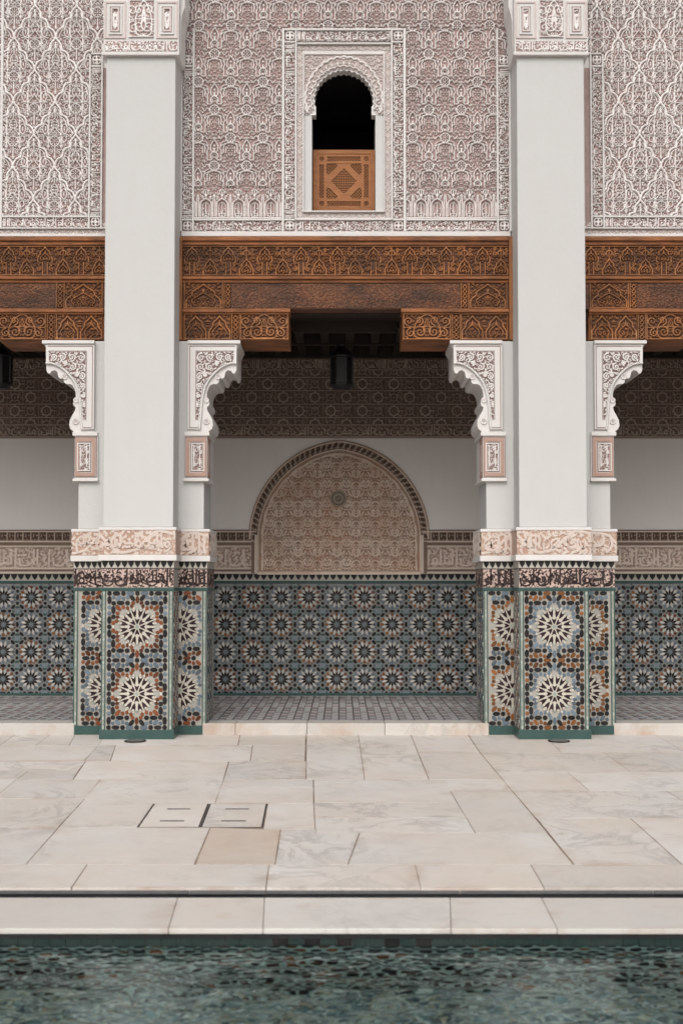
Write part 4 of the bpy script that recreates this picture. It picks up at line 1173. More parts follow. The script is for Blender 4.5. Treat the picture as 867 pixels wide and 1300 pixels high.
def pillar(P, label, ring, corner, words, seed):
    a, b, c, d = P; cx = (b + c)/2; W = c - b
    p = tag(empty('pillar', (cx, D0, 0)), label, 'pillar', 'square pillars of the courtyard arcade', 'thing')
    z = zP
    # mosaic foot
    tprism('pier_core', P, 0.0, 0.0, z(704), M['pier_bed'], p, 0)
    tprism('plinth_tile', P, 0.014, 0.0, z(926.5), M['teal'], p)
    tprism('border_tile', P, 0.010, z(750.2), z(746.2), M['teal'], p, 0.002)
    mats = [M['black'], M[ring], M[corner], M['cream'], M['plum'], M['pale_green']]
    mats2 = [M['black'], M[corner], M[ring], M['cream'], M['plum'], M['pale_green']]
    z0, z1 = z(926.3), z(750.4); H = z1 - z0
    uz = H/(4*43.02 + 2*2.9)                      # metres per px
    cw = (W - 2*6.2*S0)/2/S0
    sc = min(uz, cw*S0/39.2)
    hp = H/S0
    for i, (mt, top) in enumerate(((mats, False), (mats, True))):
        me = big_rosette('star_rosette', 1.0, mt, top=top, seed=seed + i)
        o = obj('star_rosette', me, (cx, D0 - 0.0015, z0 + uz*(45.92 + 86.04*i)), p); o.scale = (sc, 1.0, uz)
        tag(o, kind='stuff')
    bs = bead_strip('bead_strip', hp, 5.6, S0, 30)
    for xx in (b + 3.0*S0, c - 3.0*S0): tag(obj('bead_strip', bs, (xx, D0 - 0.0015, z0), p), kind='stuff')
    for sg, xa, xb in ((-1, a, b), (1, c, d)):
        w = (xb - xa)/sc
        xe = xa if sg < 0 else xb
        tag(obj('bead_strip', bs, (xe - sg*3.0*S0, D1 - 0.0015, z0), p), kind='stuff')
        ctr = xb - 0.02 if sg < 0 else xa + 0.02
        reach = (abs(xe - ctr) - 8.0*S0)/sc
        for i, top in enumerate((False, True)):
            me = big_rosette('star_rosette', 1.0, mats2, *((-reach, 2) if sg < 0 else (-2, reach)), top=top, seed=seed + 5 + i)
            o = obj('star_rosette', me, (ctr, D1 - 0.0015, z0 + uz*(45.92 + 86.04*i)), p); o.scale = (sc, 1.0, uz)
            tag(o, kind='stuff')
        # jamb and return: small rosettes
        u = small_rosette('jamb_rosette', H/5/35.0, [M['black'], M['slate'], M['blue'], M['cream'], M['pale_green'], M['teal']], 9)
        st = H/5
        for i in range(2):
            for j in range(5):
                tag(obj('jamb_rosette', u, (xe + sg*0.0015, D1 + 0.04 + st*(i + 0.5), z0 + st*(j + 0.5)), p, sg*pi/2), kind='stuff')
        xr = b if sg < 0 else c
        for j in range(30):
            pass
        m = Mos(S0, 0.005, 5)
        for j in range(26):
            for i in range(7):
                m.oval(5 + i*8 + (j % 2)*3, 3 + j*hp/26.0, 2.9, 2.5, (0, 1, 2, 3)[(i*3 + j*5) % 4], 0, 8)
        o = obj('return_mosaic', m.mesh('return_mosaic', mats), (xr + sg*0.0015, D0 if sg > 0 else D1, z0), p, sg*pi/2)
        tag(o, kind='stuff')
    # lettered tile band and merlons
    zi0, zi1 = z(745.6), z(721.5)
    tprism('merlon_bed', P, 0.004, z(721.3), z(712.2), M['grout'], p, 0)
    tprism('tile_fillet', P, 0.007, z(721.9), z(721.0), M['plum'], p, 0)
    for (x0, x1, D, pxo, wd) in ((b, c, D0, 0, words[0]), (a, b, D1, 30, None), (c, d, D1, 55, None)):
        w = (x1 - x0)/S0
        me = panel_mesh('lettered_tile', inc[(seed + pxo) % 3], w, 24, S0, (zi1 - zi0)/24, 0.006, M['incised'], px=pxo)
        obj('lettered_tile', me, (x0, D - 0.002, zi0), p)
        n = max(3, round(w/8.0))
        tag(obj('merlon_row', merlons('merlon_row', w, 8.6, n, S0), (x0, D - 0.0045, z(721.0)), p), kind='stuff')
        # rose stucco band
        o = 0.022
        me = panel_mesh('carved_band', rose[(seed + pxo) % 3], w + 2*o/S0*(1 if D == D0 else 0.9), 30, S0, (z(673.4) - z(704))/30, 0.009, M['pink'], px=pxo)
        obj('carved_band', me, (x0 - o, D - o - 0.002, z(704)), p)
        if wd:
            W2 = (x1 - x0)*0.93
            obj('lettering', letters('lettering', wd, W2, (zi1 - zi0)*0.86, 0.008, M['letter']), (x0 + (x1 - x0)*0.035, D - 0.006, zi0 + (zi1 - zi0)*0.07), p)
            obj('lettering', letters('lettering', words[1], W2, (z(674) - z(704))*0.84, 0.007, M['rosepale']), (x0 + (x1 - x0)*0.035, D - o - 0.009, z(704) + (z(674) - z(704))*0.08), p)
        else:
            W2 = (x1 - x0)*0.9
            wd2 = words[2] if x0 == a else words[3]
            obj('lettering', letters('lettering', wd2, W2, (z(674) - z(704))*0.84, 0.007, M['rosepale']), (x0 + (x1 - x0)*0.05, D - o - 0.009, z(704) + (z(674) - z(704))*0.08), p)
            obj('lettering', letters('lettering', wd2, W2, (zi1 - zi0)*0.86, 0.008, M['letter']), (x0 + (x1 - x0)*0.05, D - 0.006, zi0 + (zi1 - zi0)*0.07), p)
    for sg, xe in ((-1, a), (1, d)):
        L = DBK - D1
        for nm, tl, zz0, hpx, sz, dep, mt, o in (('lettered_tile', inc[1], zi0, 24, (zi1 - zi0)/24, 0.006, M['incised'], 0.002), ('carved_band', rose[1], z(704), 30, (z(673.4) - z(704))/30, 0.014, M['pink'], 0.024)):
            me = panel_mesh(nm, tl, L/S0, hpx, S0, sz, dep, mt)
            obj(nm, me, (xe + sg*o, D1 if sg > 0 else DBK, zz0), p, sg*pi/2)
    tprism('band_body', P, 0.021, z(704.1), z(673.2), M['pink_plain'], p, 0)
    tprism('ledge', P, 0.034, z(711.8), z(704.2), M['lime'], p, 0.006)
    tprism('ledge', P, 0.030, z(673.2), z(669.4), M['lime'], p, 0.006)
    # shaft and side piers
    m = MB(); m.box(-W/2 + 0.006, W/2 - 0.006, 0, DW - D0 + 0.3, 0, Z(66, D0) - z(669.3))
    obj('shaft', m.mesh('shaft', [M['white']], bevel=0.012, seg=3), (cx, D0 + 0.004, z(669.3)), p)
    k1 = 4.3*S1
    for sg, xa, xb in ((-1, a + k1, b + 0.01), (1, c - 0.01, d - k1)):
        boxobj('side_pier', xa, xb, D1 + 0.008, DBK, z(669.3), Z(432.8, D1), M['white'], p, 0.010)
        bracket(xa if sg < 0 else xb, sg, p, None)
    # carved capital under the eaves
    DC = D0 - 0.03
    pxa, pxb = CX + (b - 0.02)/Tt(35, DC)*F, CX + (c + 0.03)/Tt(35, DC)*F
    cap = boxobj('capital', b - 0.02, c + 0.03, DC, DW + 0.25, Z(66, DC), Z(-60, DC), M['lime'], p, 0.006)
    boxobj('capital_lip', b - 0.03, c + 0.035, DC - 0.02, DC + 0.3, Z(70.5, DC), Z(66.2, DC), M['lime'], p, 0.006)
    pw = pxb - pxa
    panel('capital_lettering', t_script(100, 15, seed + 101, 0.5), pxa + 2, pxb - 2, 52.5, 65.5, DC, 0.014, M['stucco'], cap, ref=35)
    panel('capital_scroll', t_scroll(38, 48, seed + 103), pxa + pw*0.335, pxb - pw*0.335, -1, 48, DC, 0.020, M['stucco'], cap, ref=35)
    for q0, q1 in ((0.015, 0.30), (0.70, 0.985)):
        xa, xb = pxa + pw*q0, pxa + pw*q1
        for ins, y, mt in ((0.0, 0.012, 'stucco_plain'), (5, 0.018, 'lime'), (8.2, 0.024, 'stucco_plain')):
            m = MB(); A, B, zA, zB = X(xa + ins, DC, 35), X(xb - ins, DC, 35), Z(49 - ins, DC), Z(2 + ins, DC); w = 2.0*S
            for bxs in ((A, A + w, zA, zB), (B - w, B, zA, zB), (A + w, B - w, zA, zA + w), (A + w, B - w, zB - w, zB)):
                m.box(bxs[0] - A, bxs[1] - A, 0, y, bxs[2] - zA, bxs[3] - zA)
            obj('square_frame', m.mesh('square_frame', [M[mt]]), (A, DC - y, zA), cap)
        panel('capital_knot', t_vine(9, 24, seed + 7, 0.5, 200, False), xa + 10.5, xb - 10.5, 13, 38, DC, 0.016, M['stucco'], cap, ref=35)
    # flared ears beside the capital
    for sg, xe in (((1, c + 0.03),) if cx < 0 else ((-1, b - 0.02),)):
        m = MB(); pr = [(0, Z(66, DC)), (0.006, Z(60, DC)), (0.010, Z(24, DC)), (0.020, Z(14, DC)), (0.045, Z(4, DC)), (0.055, Z(-60, DC)), (0, Z(-60, DC))]
        m.slabxz(outline([(sg*q, zz - Z(66, DC)) for q, zz in pr]), 0, DW - D0 - 0.12)
        obj('flared_ear', m.mesh('flared_ear', [M['lime']], bevel=0.006, recalc=True), (xe, D0 + 0.08, Z(66, DC)), p)
    return p
M['rosepale'] = plaster('rose_letter_stucco', (0.62, 0.54, 0.49), (0.54, 0.43, 0.365), 4.0)
M['pink_plain'] = plaster('rose_stucco', (0.46, 0.32, 0.26), (0.52, 0.40, 0.34), 4.0)
M['stucco_plain'] = plaster('grey_rose_stucco', (0.60, 0.52, 0.49), (0.5, 0.42, 0.39), 4.0)
PL = (X(95.2, D1), X(130.2, D0), X(221, D0), X(263.3, D1))
PR = (X(612.8, D1), X(658, D0), X(746, D0), X(779, D1))
pillar(PL, 'white pillar whose mosaic foot shows rust rings round two star rosettes', 'rust', 'blue', ('الملك لله وحده', 'والحمد لله', 'بسم', 'الله'), 11)
pillar(PR, 'white pillar whose mosaic foot shows blue rings round two star rosettes', 'blue', 'ochre', ('والعز لله وحده', 'بركة من الله', 'الله', 'رب'), 24)

# ------------------------------------------------------------------ carved upper walls
REF = 180
def Xw(px): return X(px, DW, REF)
def wpanel(name, tile, x0, x1, yt, yb, mat, parent, depth=0.036, **k):
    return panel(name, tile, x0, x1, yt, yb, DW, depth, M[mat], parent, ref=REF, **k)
def fillet(x0, x1, yt, yb, parent, pr=0.040, mat='lime', name='fillet'):
    return boxobj(name, Xw(x0), Xw(x1), DW - pr, DW - 0.0005, Z(yb, DW), Z(yt, DW), M[mat], parent, 0.004)
sebka, lace, niches, knot = t_sebka(), t_lace(), t_niches(), t_knot(14)
bands = [t_script(210, 13, 131 + i, 0.5) for i in range(2)]
def tvert(t):     # a band turned upright
    v = Tile(t.H, t.W, 0.5, per=True, perx=False); v.h = t.h.T.copy(); v.dx, v.dy = t.dy, t.dx; v.nx, v.ny = t.ny, t.nx
    return v
vbands = [tvert(t) for t in bands]
pale = tvert(t_vine(120, 8, 141, 0.5, 300))
zig = t_vine(60, 7, 151, 0.5, 200)
TOPY = -60
wc = tag(empty('carved_wall', (Xw(436), DW, Z(300, DW))), 'carved stucco wall with arched window between the two pillars', 'wall', 'carved stucco walls above the lintels', 'thing')
zlo, zhi = Z(300, DW), Z(-140, DW)
def body(x0, x1, z0, z1, parent, mat='lime'): return boxobj('wall_body', x0, x1, DW, DW + 0.5, z0, z1, M[mat], parent, 0)
body(PL[2] - 0.1, Xw(385), zlo, zhi, wc); body(Xw(488), PR[1] + 0.1, zlo, zhi, wc)
body(Xw(385.01), Xw(487.99), Z(68.01, DW), zhi, wc); body(Xw(385.01), Xw(487.99), zlo, Z(268.6, DW), wc)
# jambs of the opening
for a, b in ((385.02, 396), (476.5, 487.98)):
    boxobj('jamb', Xw(a), Xw(b), DW + 0.002, DW + 0.45, Z(268.5, DW), Z(146.01, DW), M['white'], wc, 0.004)
# scalloped arch head
wcx, wcy = 436.4, 127.0
def scal(n=19, rx=37.4, ry=37.6, amp=1.9):
    pts = []
    a0, a1 = radians(-13), radians(193)
    for i in range(n*6 + 1):
        t = i/(n*6); a = a0 + (a1 - a0)*t
        r = 1 + amp/rx*(abs(sin(pi*n*t)) - 0.6)
        pts.append((wcx + rx*r*cos(a), wcy - ry*r*sin(a)))
    return pts
arcp = scal()
ptsR = [p for p in arcp if p[0] >= wcx]; ptsL = [p for p in arcp if p[0] <= wcx]
A_ = lambda q: (Xw(q[0]) - Xw(wcx), Z(q[1], DW) - Z(146, DW))
for pts, edge in ((ptsR, 487.98), (ptsL[::-1], 385.02)):
    poly = [(pts[0][0], 146), *pts, (wcx, pts[-1][1]), (wcx, 68), (edge, 68), (edge, 146)]
    poly = [p for i, p in enumerate(poly) if i == 0 or hypot(p[0]-poly[i-1][0], p[1]-poly[i-1][1]) > 0.05]
    m = MB(); m.slabxz(outline([A_(q) for q in poly]), 0, 0.15)
    obj('arch_head', m.mesh('arch_head', [M['lime']], recalc=True), (Xw(wcx), DW + 0.0015, Z(146, DW)), wc)
# relief of the arch head: scalloped rims and leaf spandrels
T = Tile(103, 78, 0.45, per=False)
tx = lambda px: px - 385; ty = lambda py: 146 - py
for RX, RY, n, amp, r in ((40.2, 41.5, 19, 1.6, 0.8), (47.5, 53.0, 21, 1.7, 1.3)):
    q = []
    for i in range(n*8 + 1):
        t = i/(n*8); a = radians(-18) + radians(216)*t; f = 1 + amp/RX*abs(sin(pi*n*t))
        q.append((tx(wcx + RX*f*cos(a)), ty(wcy - RY*f*sin(a))))
    T.stroke(q, r, 1.0)
for i in range(21):
    a = radians(-16) + radians(212)*(i + 0.5)/21
    T.leaf(tx(wcx + 41.5*cos(a)), ty(wcy - 44*sin(a)), a, 5.0, 1.3, 0.8, 0.2)
for sg in (1, -1):
    T.spiral(tx(wcx + sg*47.5), ty(139), 3.4, 1.2, sg, pi/2, 1.0, 1.0)
for y in (1.0, ): T.stroke([(0, 77), (103, 77)], 1.1, 1.0)
T.stroke([(0.8, 10), (0.8, 78)], 1.0, 1.0); T.stroke([(102.2, 10), (102.2, 78)], 1.0, 1.0)
T.fill(1500, 14, 0.9, 0.8, 51.4, (1.8, 3.4), 0.65); T.jitter(4)
gx, gy = np.meshgrid(np.arange(T.h.shape[1])*T.dx + 385, 146 - np.arange(T.h.shape[0])*T.dy)
dd = np.hypot((gx - wcx)/39.0, (gy - wcy)/39.3)
mk = (dd > 1.0) & ((gy < 143) | (np.abs(gx - wcx) > 42))
mk &= (gy < 140) | (np.abs(gx - wcx) > 40)
obj('arch_relief', sheet('arch_relief', np.array([Xw(v) - Xw(385) for v in gx[0]]), np.array([Z(v, DW) - Z(146, DW) for v in gy[:, 0]]), T.h*0.020 + 0.003, T.h, M['stucco_pale'], mk),
    (Xw(385), DW - 0.0005, Z(146, DW)), wc)
# frames round the window
for x0, x1, yt, yb in ((377, 384.2, 64.5, 277.5), (488.6, 496, 64.5, 277.5)):
    wpanel('pale_band', pale, x0, x1, yt, yb, 'stucco_pale', wc, 0.010)
wpanel('pale_band', zig, 377, 496, 57.5, 64, 'stucco_pale', wc, 0.010)
wpanel('pale_band', zig, 384.4, 488.4, 270.3, 277.5, 'stucco_pale', wc, 0.010)
for x0, x1, yt, yb in ((384.4, 386, 68, 270), (487, 488.4, 68, 270), (386.2, 486.8, 268.4, 270), (374.6, 376.8, 55.8, 280), (496.2, 498.4, 55.8, 280), (377, 496, 55.6, 57.3), (377, 496, 277.7, 280.4)):
    fillet(x0, x1, yt, yb, wc)
wpanel('script_band', vbands[0], 361.5, 374.2, 55.6, 278, 'stucco', wc); wpanel('script_band', vbands[1], 498.8, 511.5, 55.6, 278, 'stucco', wc)
wpanel('script_band', bands[0], 377, 496, 40.6, 53.4, 'stucco', wc)
for x in (361.2, 498.6):
    for yt in (40.2, 281): wpanel('corner_knot', knot, x, x + 13.4, yt, yt + 13.2, 'stucco', wc)
for x0, x1, yt, yb in ((358.2, 361, 37.6, 294.6), (511.8, 515, 37.6, 294.6), (361.2, 511.6, 37.6, 39.8)):
    fillet(x0, x1, yt, yb, wc)
fillet(361.2, 374.4, 53.8, 55.4, wc); fillet(498.6, 511.6, 53.8, 55.4, wc); fillet(374.6, 376.8, 40.2, 55.5, wc); fillet(496.2, 498.4, 40.2, 55.5, wc)
# lace fields
wpanel('lace_field', lace, 247.5, 358, 37.6, 237, 'stucco', wc, px=16, pz=20)
wpanel('lace_field', lace, 515.2, 629.5, 37.6, 237, 'stucco', wc, px=12, pz=20)
wpanel('lace_field', lace, 232, 645, TOPY, 37.4, 'stucco', wc, px=0, pz=6)
wpanel('niche_field', niches, 247.5, 358, 237.2, 278.4, 'stucco', wc, px=16)
wpanel('niche_field', niches, 515.2, 629.5, 237.2, 278.4, 'stucco', wc, px=12)
for x0, x1 in ((232.3, 244.6), (632.3, 645)):
    wpanel('lace_field', lace, x0, x1, 37.6, 69.5, 'stucco', wc, px=0, pz=20)
    wpanel('corner_knot', knot, x0, x1, 70.5, 84, 'stucco', wc)
    wpanel('script_band', vbands[0], x0, x1, 86.4, 278.4, 'stucco', wc, px=0)
    wpanel('corner_knot', knot, x0, x1, 281, 294.4, 'stucco', wc)
for x0, x1 in ((244.8, 247.3), (629.7, 632.1)): fillet(x0, x1, 37.6, 294.6, wc)
for x0, x1 in ((230.0, 232.1), (645.2, 648)): fillet(x0, x1, TOPY, 294.6, wc)
wpanel('script_band', bands[1], 247.5, 358, 281, 294.4, 'stucco', wc); wpanel('script_band', bands[1], 515.2, 629.5, 281, 294.4, 'stucco', wc, px=100)
wpanel('script_band', bands[0], 377, 496, 281, 294.4, 'stucco', wc, px=60)
for x0, x1 in ((232.3, 244.6), (632.3, 645)): fillet(x0, x1, 84.2, 86.2, wc)
for x0, x1 in ((232.3, 244.6), (247.5, 358), (361.2, 374.4), (498.6, 511.6), (515.2, 629.5), (632.3, 645)): fillet(x0, x1, 278.6, 280.8, wc)
boxobj('sill_moulding', PL[2] + 0.005, PR[1] - 0.005, DW - 0.045, DW + 0.2, Z(301.2, DW), Z(294.8, DW), M['lime'], wc, 0.008)
# room behind the window
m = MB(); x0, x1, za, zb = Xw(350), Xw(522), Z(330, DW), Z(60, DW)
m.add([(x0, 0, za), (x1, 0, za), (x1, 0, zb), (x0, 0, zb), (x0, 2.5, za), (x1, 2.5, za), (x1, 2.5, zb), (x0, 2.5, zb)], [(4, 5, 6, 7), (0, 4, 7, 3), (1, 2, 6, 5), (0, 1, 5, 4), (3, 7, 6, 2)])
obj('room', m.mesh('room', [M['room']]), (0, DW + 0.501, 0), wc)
# latticed shutter in the lower half of the window
DS = DW + 0.16
Xs = lambda px: X(px, DS, REF)
sc_ = Tt(230, DS)/F
sx0, sx1, sz0, sz1 = X(397.2, DS, REF), X(476.0, DS, REF), Z(267.6, DS), Z(190, DS)
sh = tag(empty('shutter', ((sx0 + sx1)/2, DS, sz0)), 'orange brown wooden shutter with pierced lattice in the arched window', 'shutter')
w = 5.4*sc_
for (A, B, zA, zB, nm) in ((sx0, sx0 + w, sz0, sz1, 'stile'), (sx1 - w, sx1, sz0, sz1, 'stile'), (sx0 + w, sx1 - w, sz0, sz0 + w*0.7, 'rail'), (sx0 + w, sx1 - w, sz1 - w, sz1, 'rail')):
    boxobj(nm, A, B, DS, DS + 0.05, zA, zB, M['shutter'], sh, 0.005)
def inner(fr): return sx0 + w + (sx1 - sx0 - 2*w)*fr
W_, H_ = sx1 - sx0 - 2*w, sz1 - sz0 - 1.7*w
zI = sz0 + 0.7*w
m = MB()
def lattice(x0, x1, z0, z1, p, bar, diamond=False):
    """crossed laths clipped to the rectangle (fractions of the inner field)"""
    X0, X1, Z0, Z1 = x0*W_, x1*W_, z0*H_, z1*H_
    c = ((X0+X1)/2, (Z0+Z1)/2); R = (X1-X0)/2
    n = int((X1 - X0 + Z1 - Z0)/p) + 2
    for sg, y in ((1, 0.012), (-1, 0.018)):
        for i in range(-n, n):
            if diamond:
                u = c[0] + (i + 0.5)*p if sg > 0 else c[1] + (i + 0.5)*p
                if sg > 0:
                    hh = R - abs(u - c[0])
                    if hh > p*0.4: m.box(u - bar/2, u + bar/2, y, y + 0.012, c[1] - hh, c[1] + hh)
                else:
                    hh = R - abs(u - c[1])
                    if hh > p*0.4: m.box(c[0] - hh, c[0] + hh, y, y + 0.012, u - bar/2, u + bar/2)
            else:
                # line x = s + sg*z
                s_ = c[0] + i*p
                za, zb = Z0, Z1
                if sg > 0: za = max(za, X0 - s_ + c[1]); zb = min(zb, X1 - s_ + c[1])
                else: za = max(za, s_ - X1 + c[1]); zb = min(zb, s_ - X0 + c[1])
                if zb - za < p*0.3: continue
                xa, xb = s_ + sg*(za - c[1]), s_ + sg*(zb - c[1]); d = bar*0.7
                m.slabxz(outline([(xa - d, za), (xa + d, za), (xb + d, zb), (xb - d, zb)]), y, y + 0.012)
p = 3.9*sc_; bar = 0.95*sc_
fr = MB()
def board(x0, x1, z0, z1, y0=0.008, y1=0.034): fr.box(x0*W_, x1*W_, y0, y1, z0*H_, z1*H_)
B0, B1 = 0.045, 0.125     # pierced border
lattice(B0, B1, 0.19, 0.81, p, bar); lattice(1-B1, 1-B0, 0.19, 0.81, p, bar); lattice(0.19, 0.81, B0, B1, p, bar); lattice(0.19, 0.81, 1-B1, 1-B0, p, bar)
for cx_ in (B0, 1-B1):
    for cz_ in (B0, 1-B1): lattice(cx_, cx_ + B1 - B0, cz_, cz_ + B1 - B0, p, bar)
for q in ((0, 1, 0, B0), (0, 1, 1-B0, 1), (0, B0, B0, 1-B0), (1-B0, 1, B0, 1-B0)): board(*q)
for q in ((B1, 1-B1, B1, 0.175), (B1, 1-B1, 0.825, 1-B1), (B1, 0.175, 0.175, 0.825), (0.825, 1-B1, 0.175, 0.825)): board(*q, 0.006)
for a_, b_ in ((B1, 0.19), (0.81, 1-B1)):
    board(a_, b_, B0, B1, 0.007); board(a_, b_, 1-B1, 1-B0, 0.007); board(B0, B1, a_, b_, 0.007); board(1-B1, 1-B0, a_, b_, 0.007)
# corner lattices and centre diamond
for cx_ in (0.175, 0.625):
    for cz_ in (0.175, 0.625): lattice(cx_, cx_ + 0.20, cz_, cz_ + 0.20, p, bar)
for q in ((0.375, 0.625, 0.175, 0.27), (0.375, 0.625, 0.73, 0.825), (0.175, 0.27, 0.375, 0.625), (0.73, 0.825, 0.375, 0.625)): board(*q, 0.010)
lattice(0.27, 0.73, 0.27, 0.73, 3.0*sc_, 1.1*sc_, True)
c_ = 0.5
for sx_ in (1, -1):
    for sz_ in (1, -1):
        fr.slabxz(outline([((c_ + sx_*0.235)*W_, c_*H_), ((c_ + sx_*0.27)*W_, c_*H_), ((c_ + sx_*0.27)*W_, (c_ + sz_*0.13)*H_), ((c_ + sx_*0.13)*W_, (c_ + sz_*0.27)*H_), (c_*W_, (c_ + sz_*0.27)*H_), (c_*W_, (c_ + sz_*0.235)*H_)]), 0.009, 0.03)
obj('lattice', m.mesh('lattice', [M['shutter']]), (sx0 + w, DS, zI), sh)
obj('panel', fr.mesh('panel', [M['shutter']], recalc=True), (sx0 + w, DS, zI), sh)

# side walls
def side_wall(sg, label):
    """sg -1: left of the left pillar, +1: right of the right pillar"""
    if sg < 0: edge = 132; f = lambda q: edge - q
    else: edge = 747.5; f = lambda q: edge + q
    X_in = PL[1] + 0.05 if sg < 0 else PR[2] - 0.05
    wd = tag(empty('carved_wall', (Xw(f(70)), DW, Z(300, DW))), label, 'wall', 'carved stucco walls above the lintels', 'thing')
    xa, xb = sorted((X_in, sg*7.4))
    body(xa, xb, zlo, zhi, wd)
    def R(q0, q1): return tuple(sorted((f(q0), f(q1))))
    wpanel('zigzag_band', zig, *R(-12, 0.8), 86.4, 289, 'stucco', wd, 0.012)
    wpanel('corner_knot', knot, *R(3.2, 16), 70.5, 84, 'stucco', wd)
    wpanel('script_band', vbands[0 if sg < 0 else 1], *R(3.2, 16), 86.4, 274.5, 'stucco', wd)
    wpanel('corner_knot', knot, *R(3.2, 16), 277, 289.5, 'stucco', wd)
    wpanel('sebka_field', sebka, *R(-12, 18.4), TOPY, 68.3, 'stucco', wd, px=(108.6 + 14) % 53 if sg < 0 else (8 - 30.5) % 53, pz=(18 + 206.2) % 82)
    for i, (q0, q1) in enumerate(((18.5, 127), (130.8, 290), (293, 460))):
        wpanel('sebka_field', sebka, *R(q0, q1), TOPY, 274.5, 'stucco', wd, px=14 if sg < 0 else 8, pz=18)
        wpanel('script_band', bands[i % 2], *R(q0, q1), 277, 289.5, 'stucco', wd, px=20*i)
    for q0, q1, ya, yb in ((0.9, 3.0, 70, 290), (16.2, 18.3, 70, 290), (127.2, 130.6, TOPY, 290), (3.2, 16, 84.2, 86.2), (3.2, 16, 274.7, 276.8), (18.5, 127, 274.7, 276.8), (130.8, 460, 274.7, 276.8), (-12, 460, 289.7, 291.2), (-12, 16, 68.4, 70.2)):
        x0, x1 = R(q0, q1); fillet(x0, x1, ya, yb, wd)
    for i in range(3): wpanel('zigzag_band', zig, *R(-12 + 160*i, 148 + 160*i), 291.4, 297.4, 'stucco_pale', wd, 0.012)
    x0, x1 = sorted((X_in, sg*7.4)); boxobj('sill_moulding', x0, x1, DW - 0.04, DW + 0.2, Z(301.2, DW), Z(297.6, DW), M['lime'], wd, 0.006)
side_wall(-1, 'carved stucco wall with lobed lozenge lattice, left of the pillars')
side_wall(1, 'carved stucco wall with lobed lozenge lattice, right of the pillars')

# ------------------------------------------------------------------ cedar lintels
cedar = t_cedar()
arch1, arch2 = t_arches(50, 34, 1, 161), t_arches(60, 33, 2, 163)
scroll = t_scroll(61, 33, 165); chn = t_chain(12, 34); beads = t_beads()
LREF = 370
def Xl(px): return X(px, DL, LREF)
def lpanel(name, tile, x0, x1, yt, yb, parent, depth=0.030, **k):
    return panel(name, tile, min(x0, x1), max(x0, x1), yt, yb, DL, depth, M['wood'], parent, ref=LREF, **k)
def lbox(name, x0, x1, yt, yb, pr, back, mat, parent, bevel=0.006):
    a, b = sorted((Xl(x0), Xl(x1)))
    return boxobj(name, a, b, DL - pr, DL + back, Z(yb, DL), Z(yt, DL), M[mat], parent, bevel)
def end_block(xe, sg, parent, L1=0.0):
    """carved panels next to a pillar; xe the edge in px, sg the direction away from the pillar"""
    f = lambda q: xe + sg*q
    lpanel('arch_panel', arch1, f(1.5), f(51.5), 359.6, 392, parent); lpanel('chain_panel', chn, f(51.7), f(61.5), 359.6, 392, parent)
    co = lbox('corbel_beam', f(0.2), f(134.6), 397.4, 432.2, 0.0, 0.75, 'plainwood', parent)
    lpanel('arch_panel', arch2, f(2), f(61), 399.5, 431.6, co); lpanel('chain_panel', chn, f(61.4), f(72.6), 399.5, 431.6, co); lpanel('scroll_panel', scroll, f(73), f(134), 399.5, 431.6, co)
    lbox('corbel_moulding', f(0.1), f(136.5), 392.6, 397.2, 0.05, 0.3, 'plainwood', parent)
    lbox('bead_moulding', f(0.2), f(135), 397.3, 399.3, 0.03, 0.02, 'plainwood', parent, 0.002)
def lintel(x0, x1, label, ends, worn):
    l = tag(empty('wooden_lintel', ((Xl(x0) + Xl(x1))/2, DL, Z(432, DL))), label, 'lintel', 'carved cedar lintels', 'thing')
    lbox('top_moulding', x0, x1, 301.6, 306.5, 0.045, 0.3, 'plainwood', l); lbox('top_moulding', x0, x1, 306.6, 311.4, 0.02, 0.3, 'plainwood', l)
    lbox('frieze_beam', x0, x1, 311.5, 351.4, 0.0, 0.8, 'plainwood', l)
    n = max(1, round((x1 - x0)/104)); w = (x1 - x0)/n
    for i in range(n): lpanel('frieze_panel', cedar, x0 + w*i + 0.3, x0 + w*(i+1) - 0.3, 312.6, 350.6, l, px=(w*i) % 92)
    lbox('moulding', x0, x1, 351.5, 355.2, 0.045, 0.3, 'plainwood', l); lbox('moulding', x0, x1, 355.3, 359.2, 0.018, 0.3, 'plainwood', l)
    lbox('main_beam', x0, x1, 359.3, 392.5, 0.0, 0.22, 'wornwood', l)
    for xe, sg in ends: end_block(xe, sg, l)
    for a, b in worn:
        t = Tile(120, 32, 0.6, per=False, perx=True); t.fill(2600, int(a + 900), 0.8, 0.8, None, (2.5, 6), 0.9); t.jitter(3, 0.25); t.h *= 0.6
        n = max(1, round((b - a)/100)); w = (b - a)/n
        for i in range(n): panel('worn_panel', t, a + w*i, a + w*(i+1), 360.2, 391.6, DL, 0.018, M['wornwood2'], l, ref=LREF)
    return l
M['wornwood2'] = wood('weathered_carving', (0.36, 0.14, 0.058), (0.095, 0.036, 0.017), (0.026, 0.015, 0.011), (1, 1, 8), 0.95)
lc = lintel(232.2, 645.2, 'carved cedar lintel spanning between the two pillars over the middle bay', ((232.2, 1), (645.2, -1)), ((295, 582.5),))
for a, b in ((224.8, 232), (645.4, 652.2)):
    lbox('frame_post', a, b, 301.5, 432.4, 0.05, 0.5, 'postwood', lc)
lintel(-460, 140, 'carved cedar lintel over the bay left of the pillars', ((133, -1),), ((-300, 70),))
lintel(738, 1330, 'carved cedar lintel over the bay right of the pillars', ((746, 1),), ((808.5, 1150),))
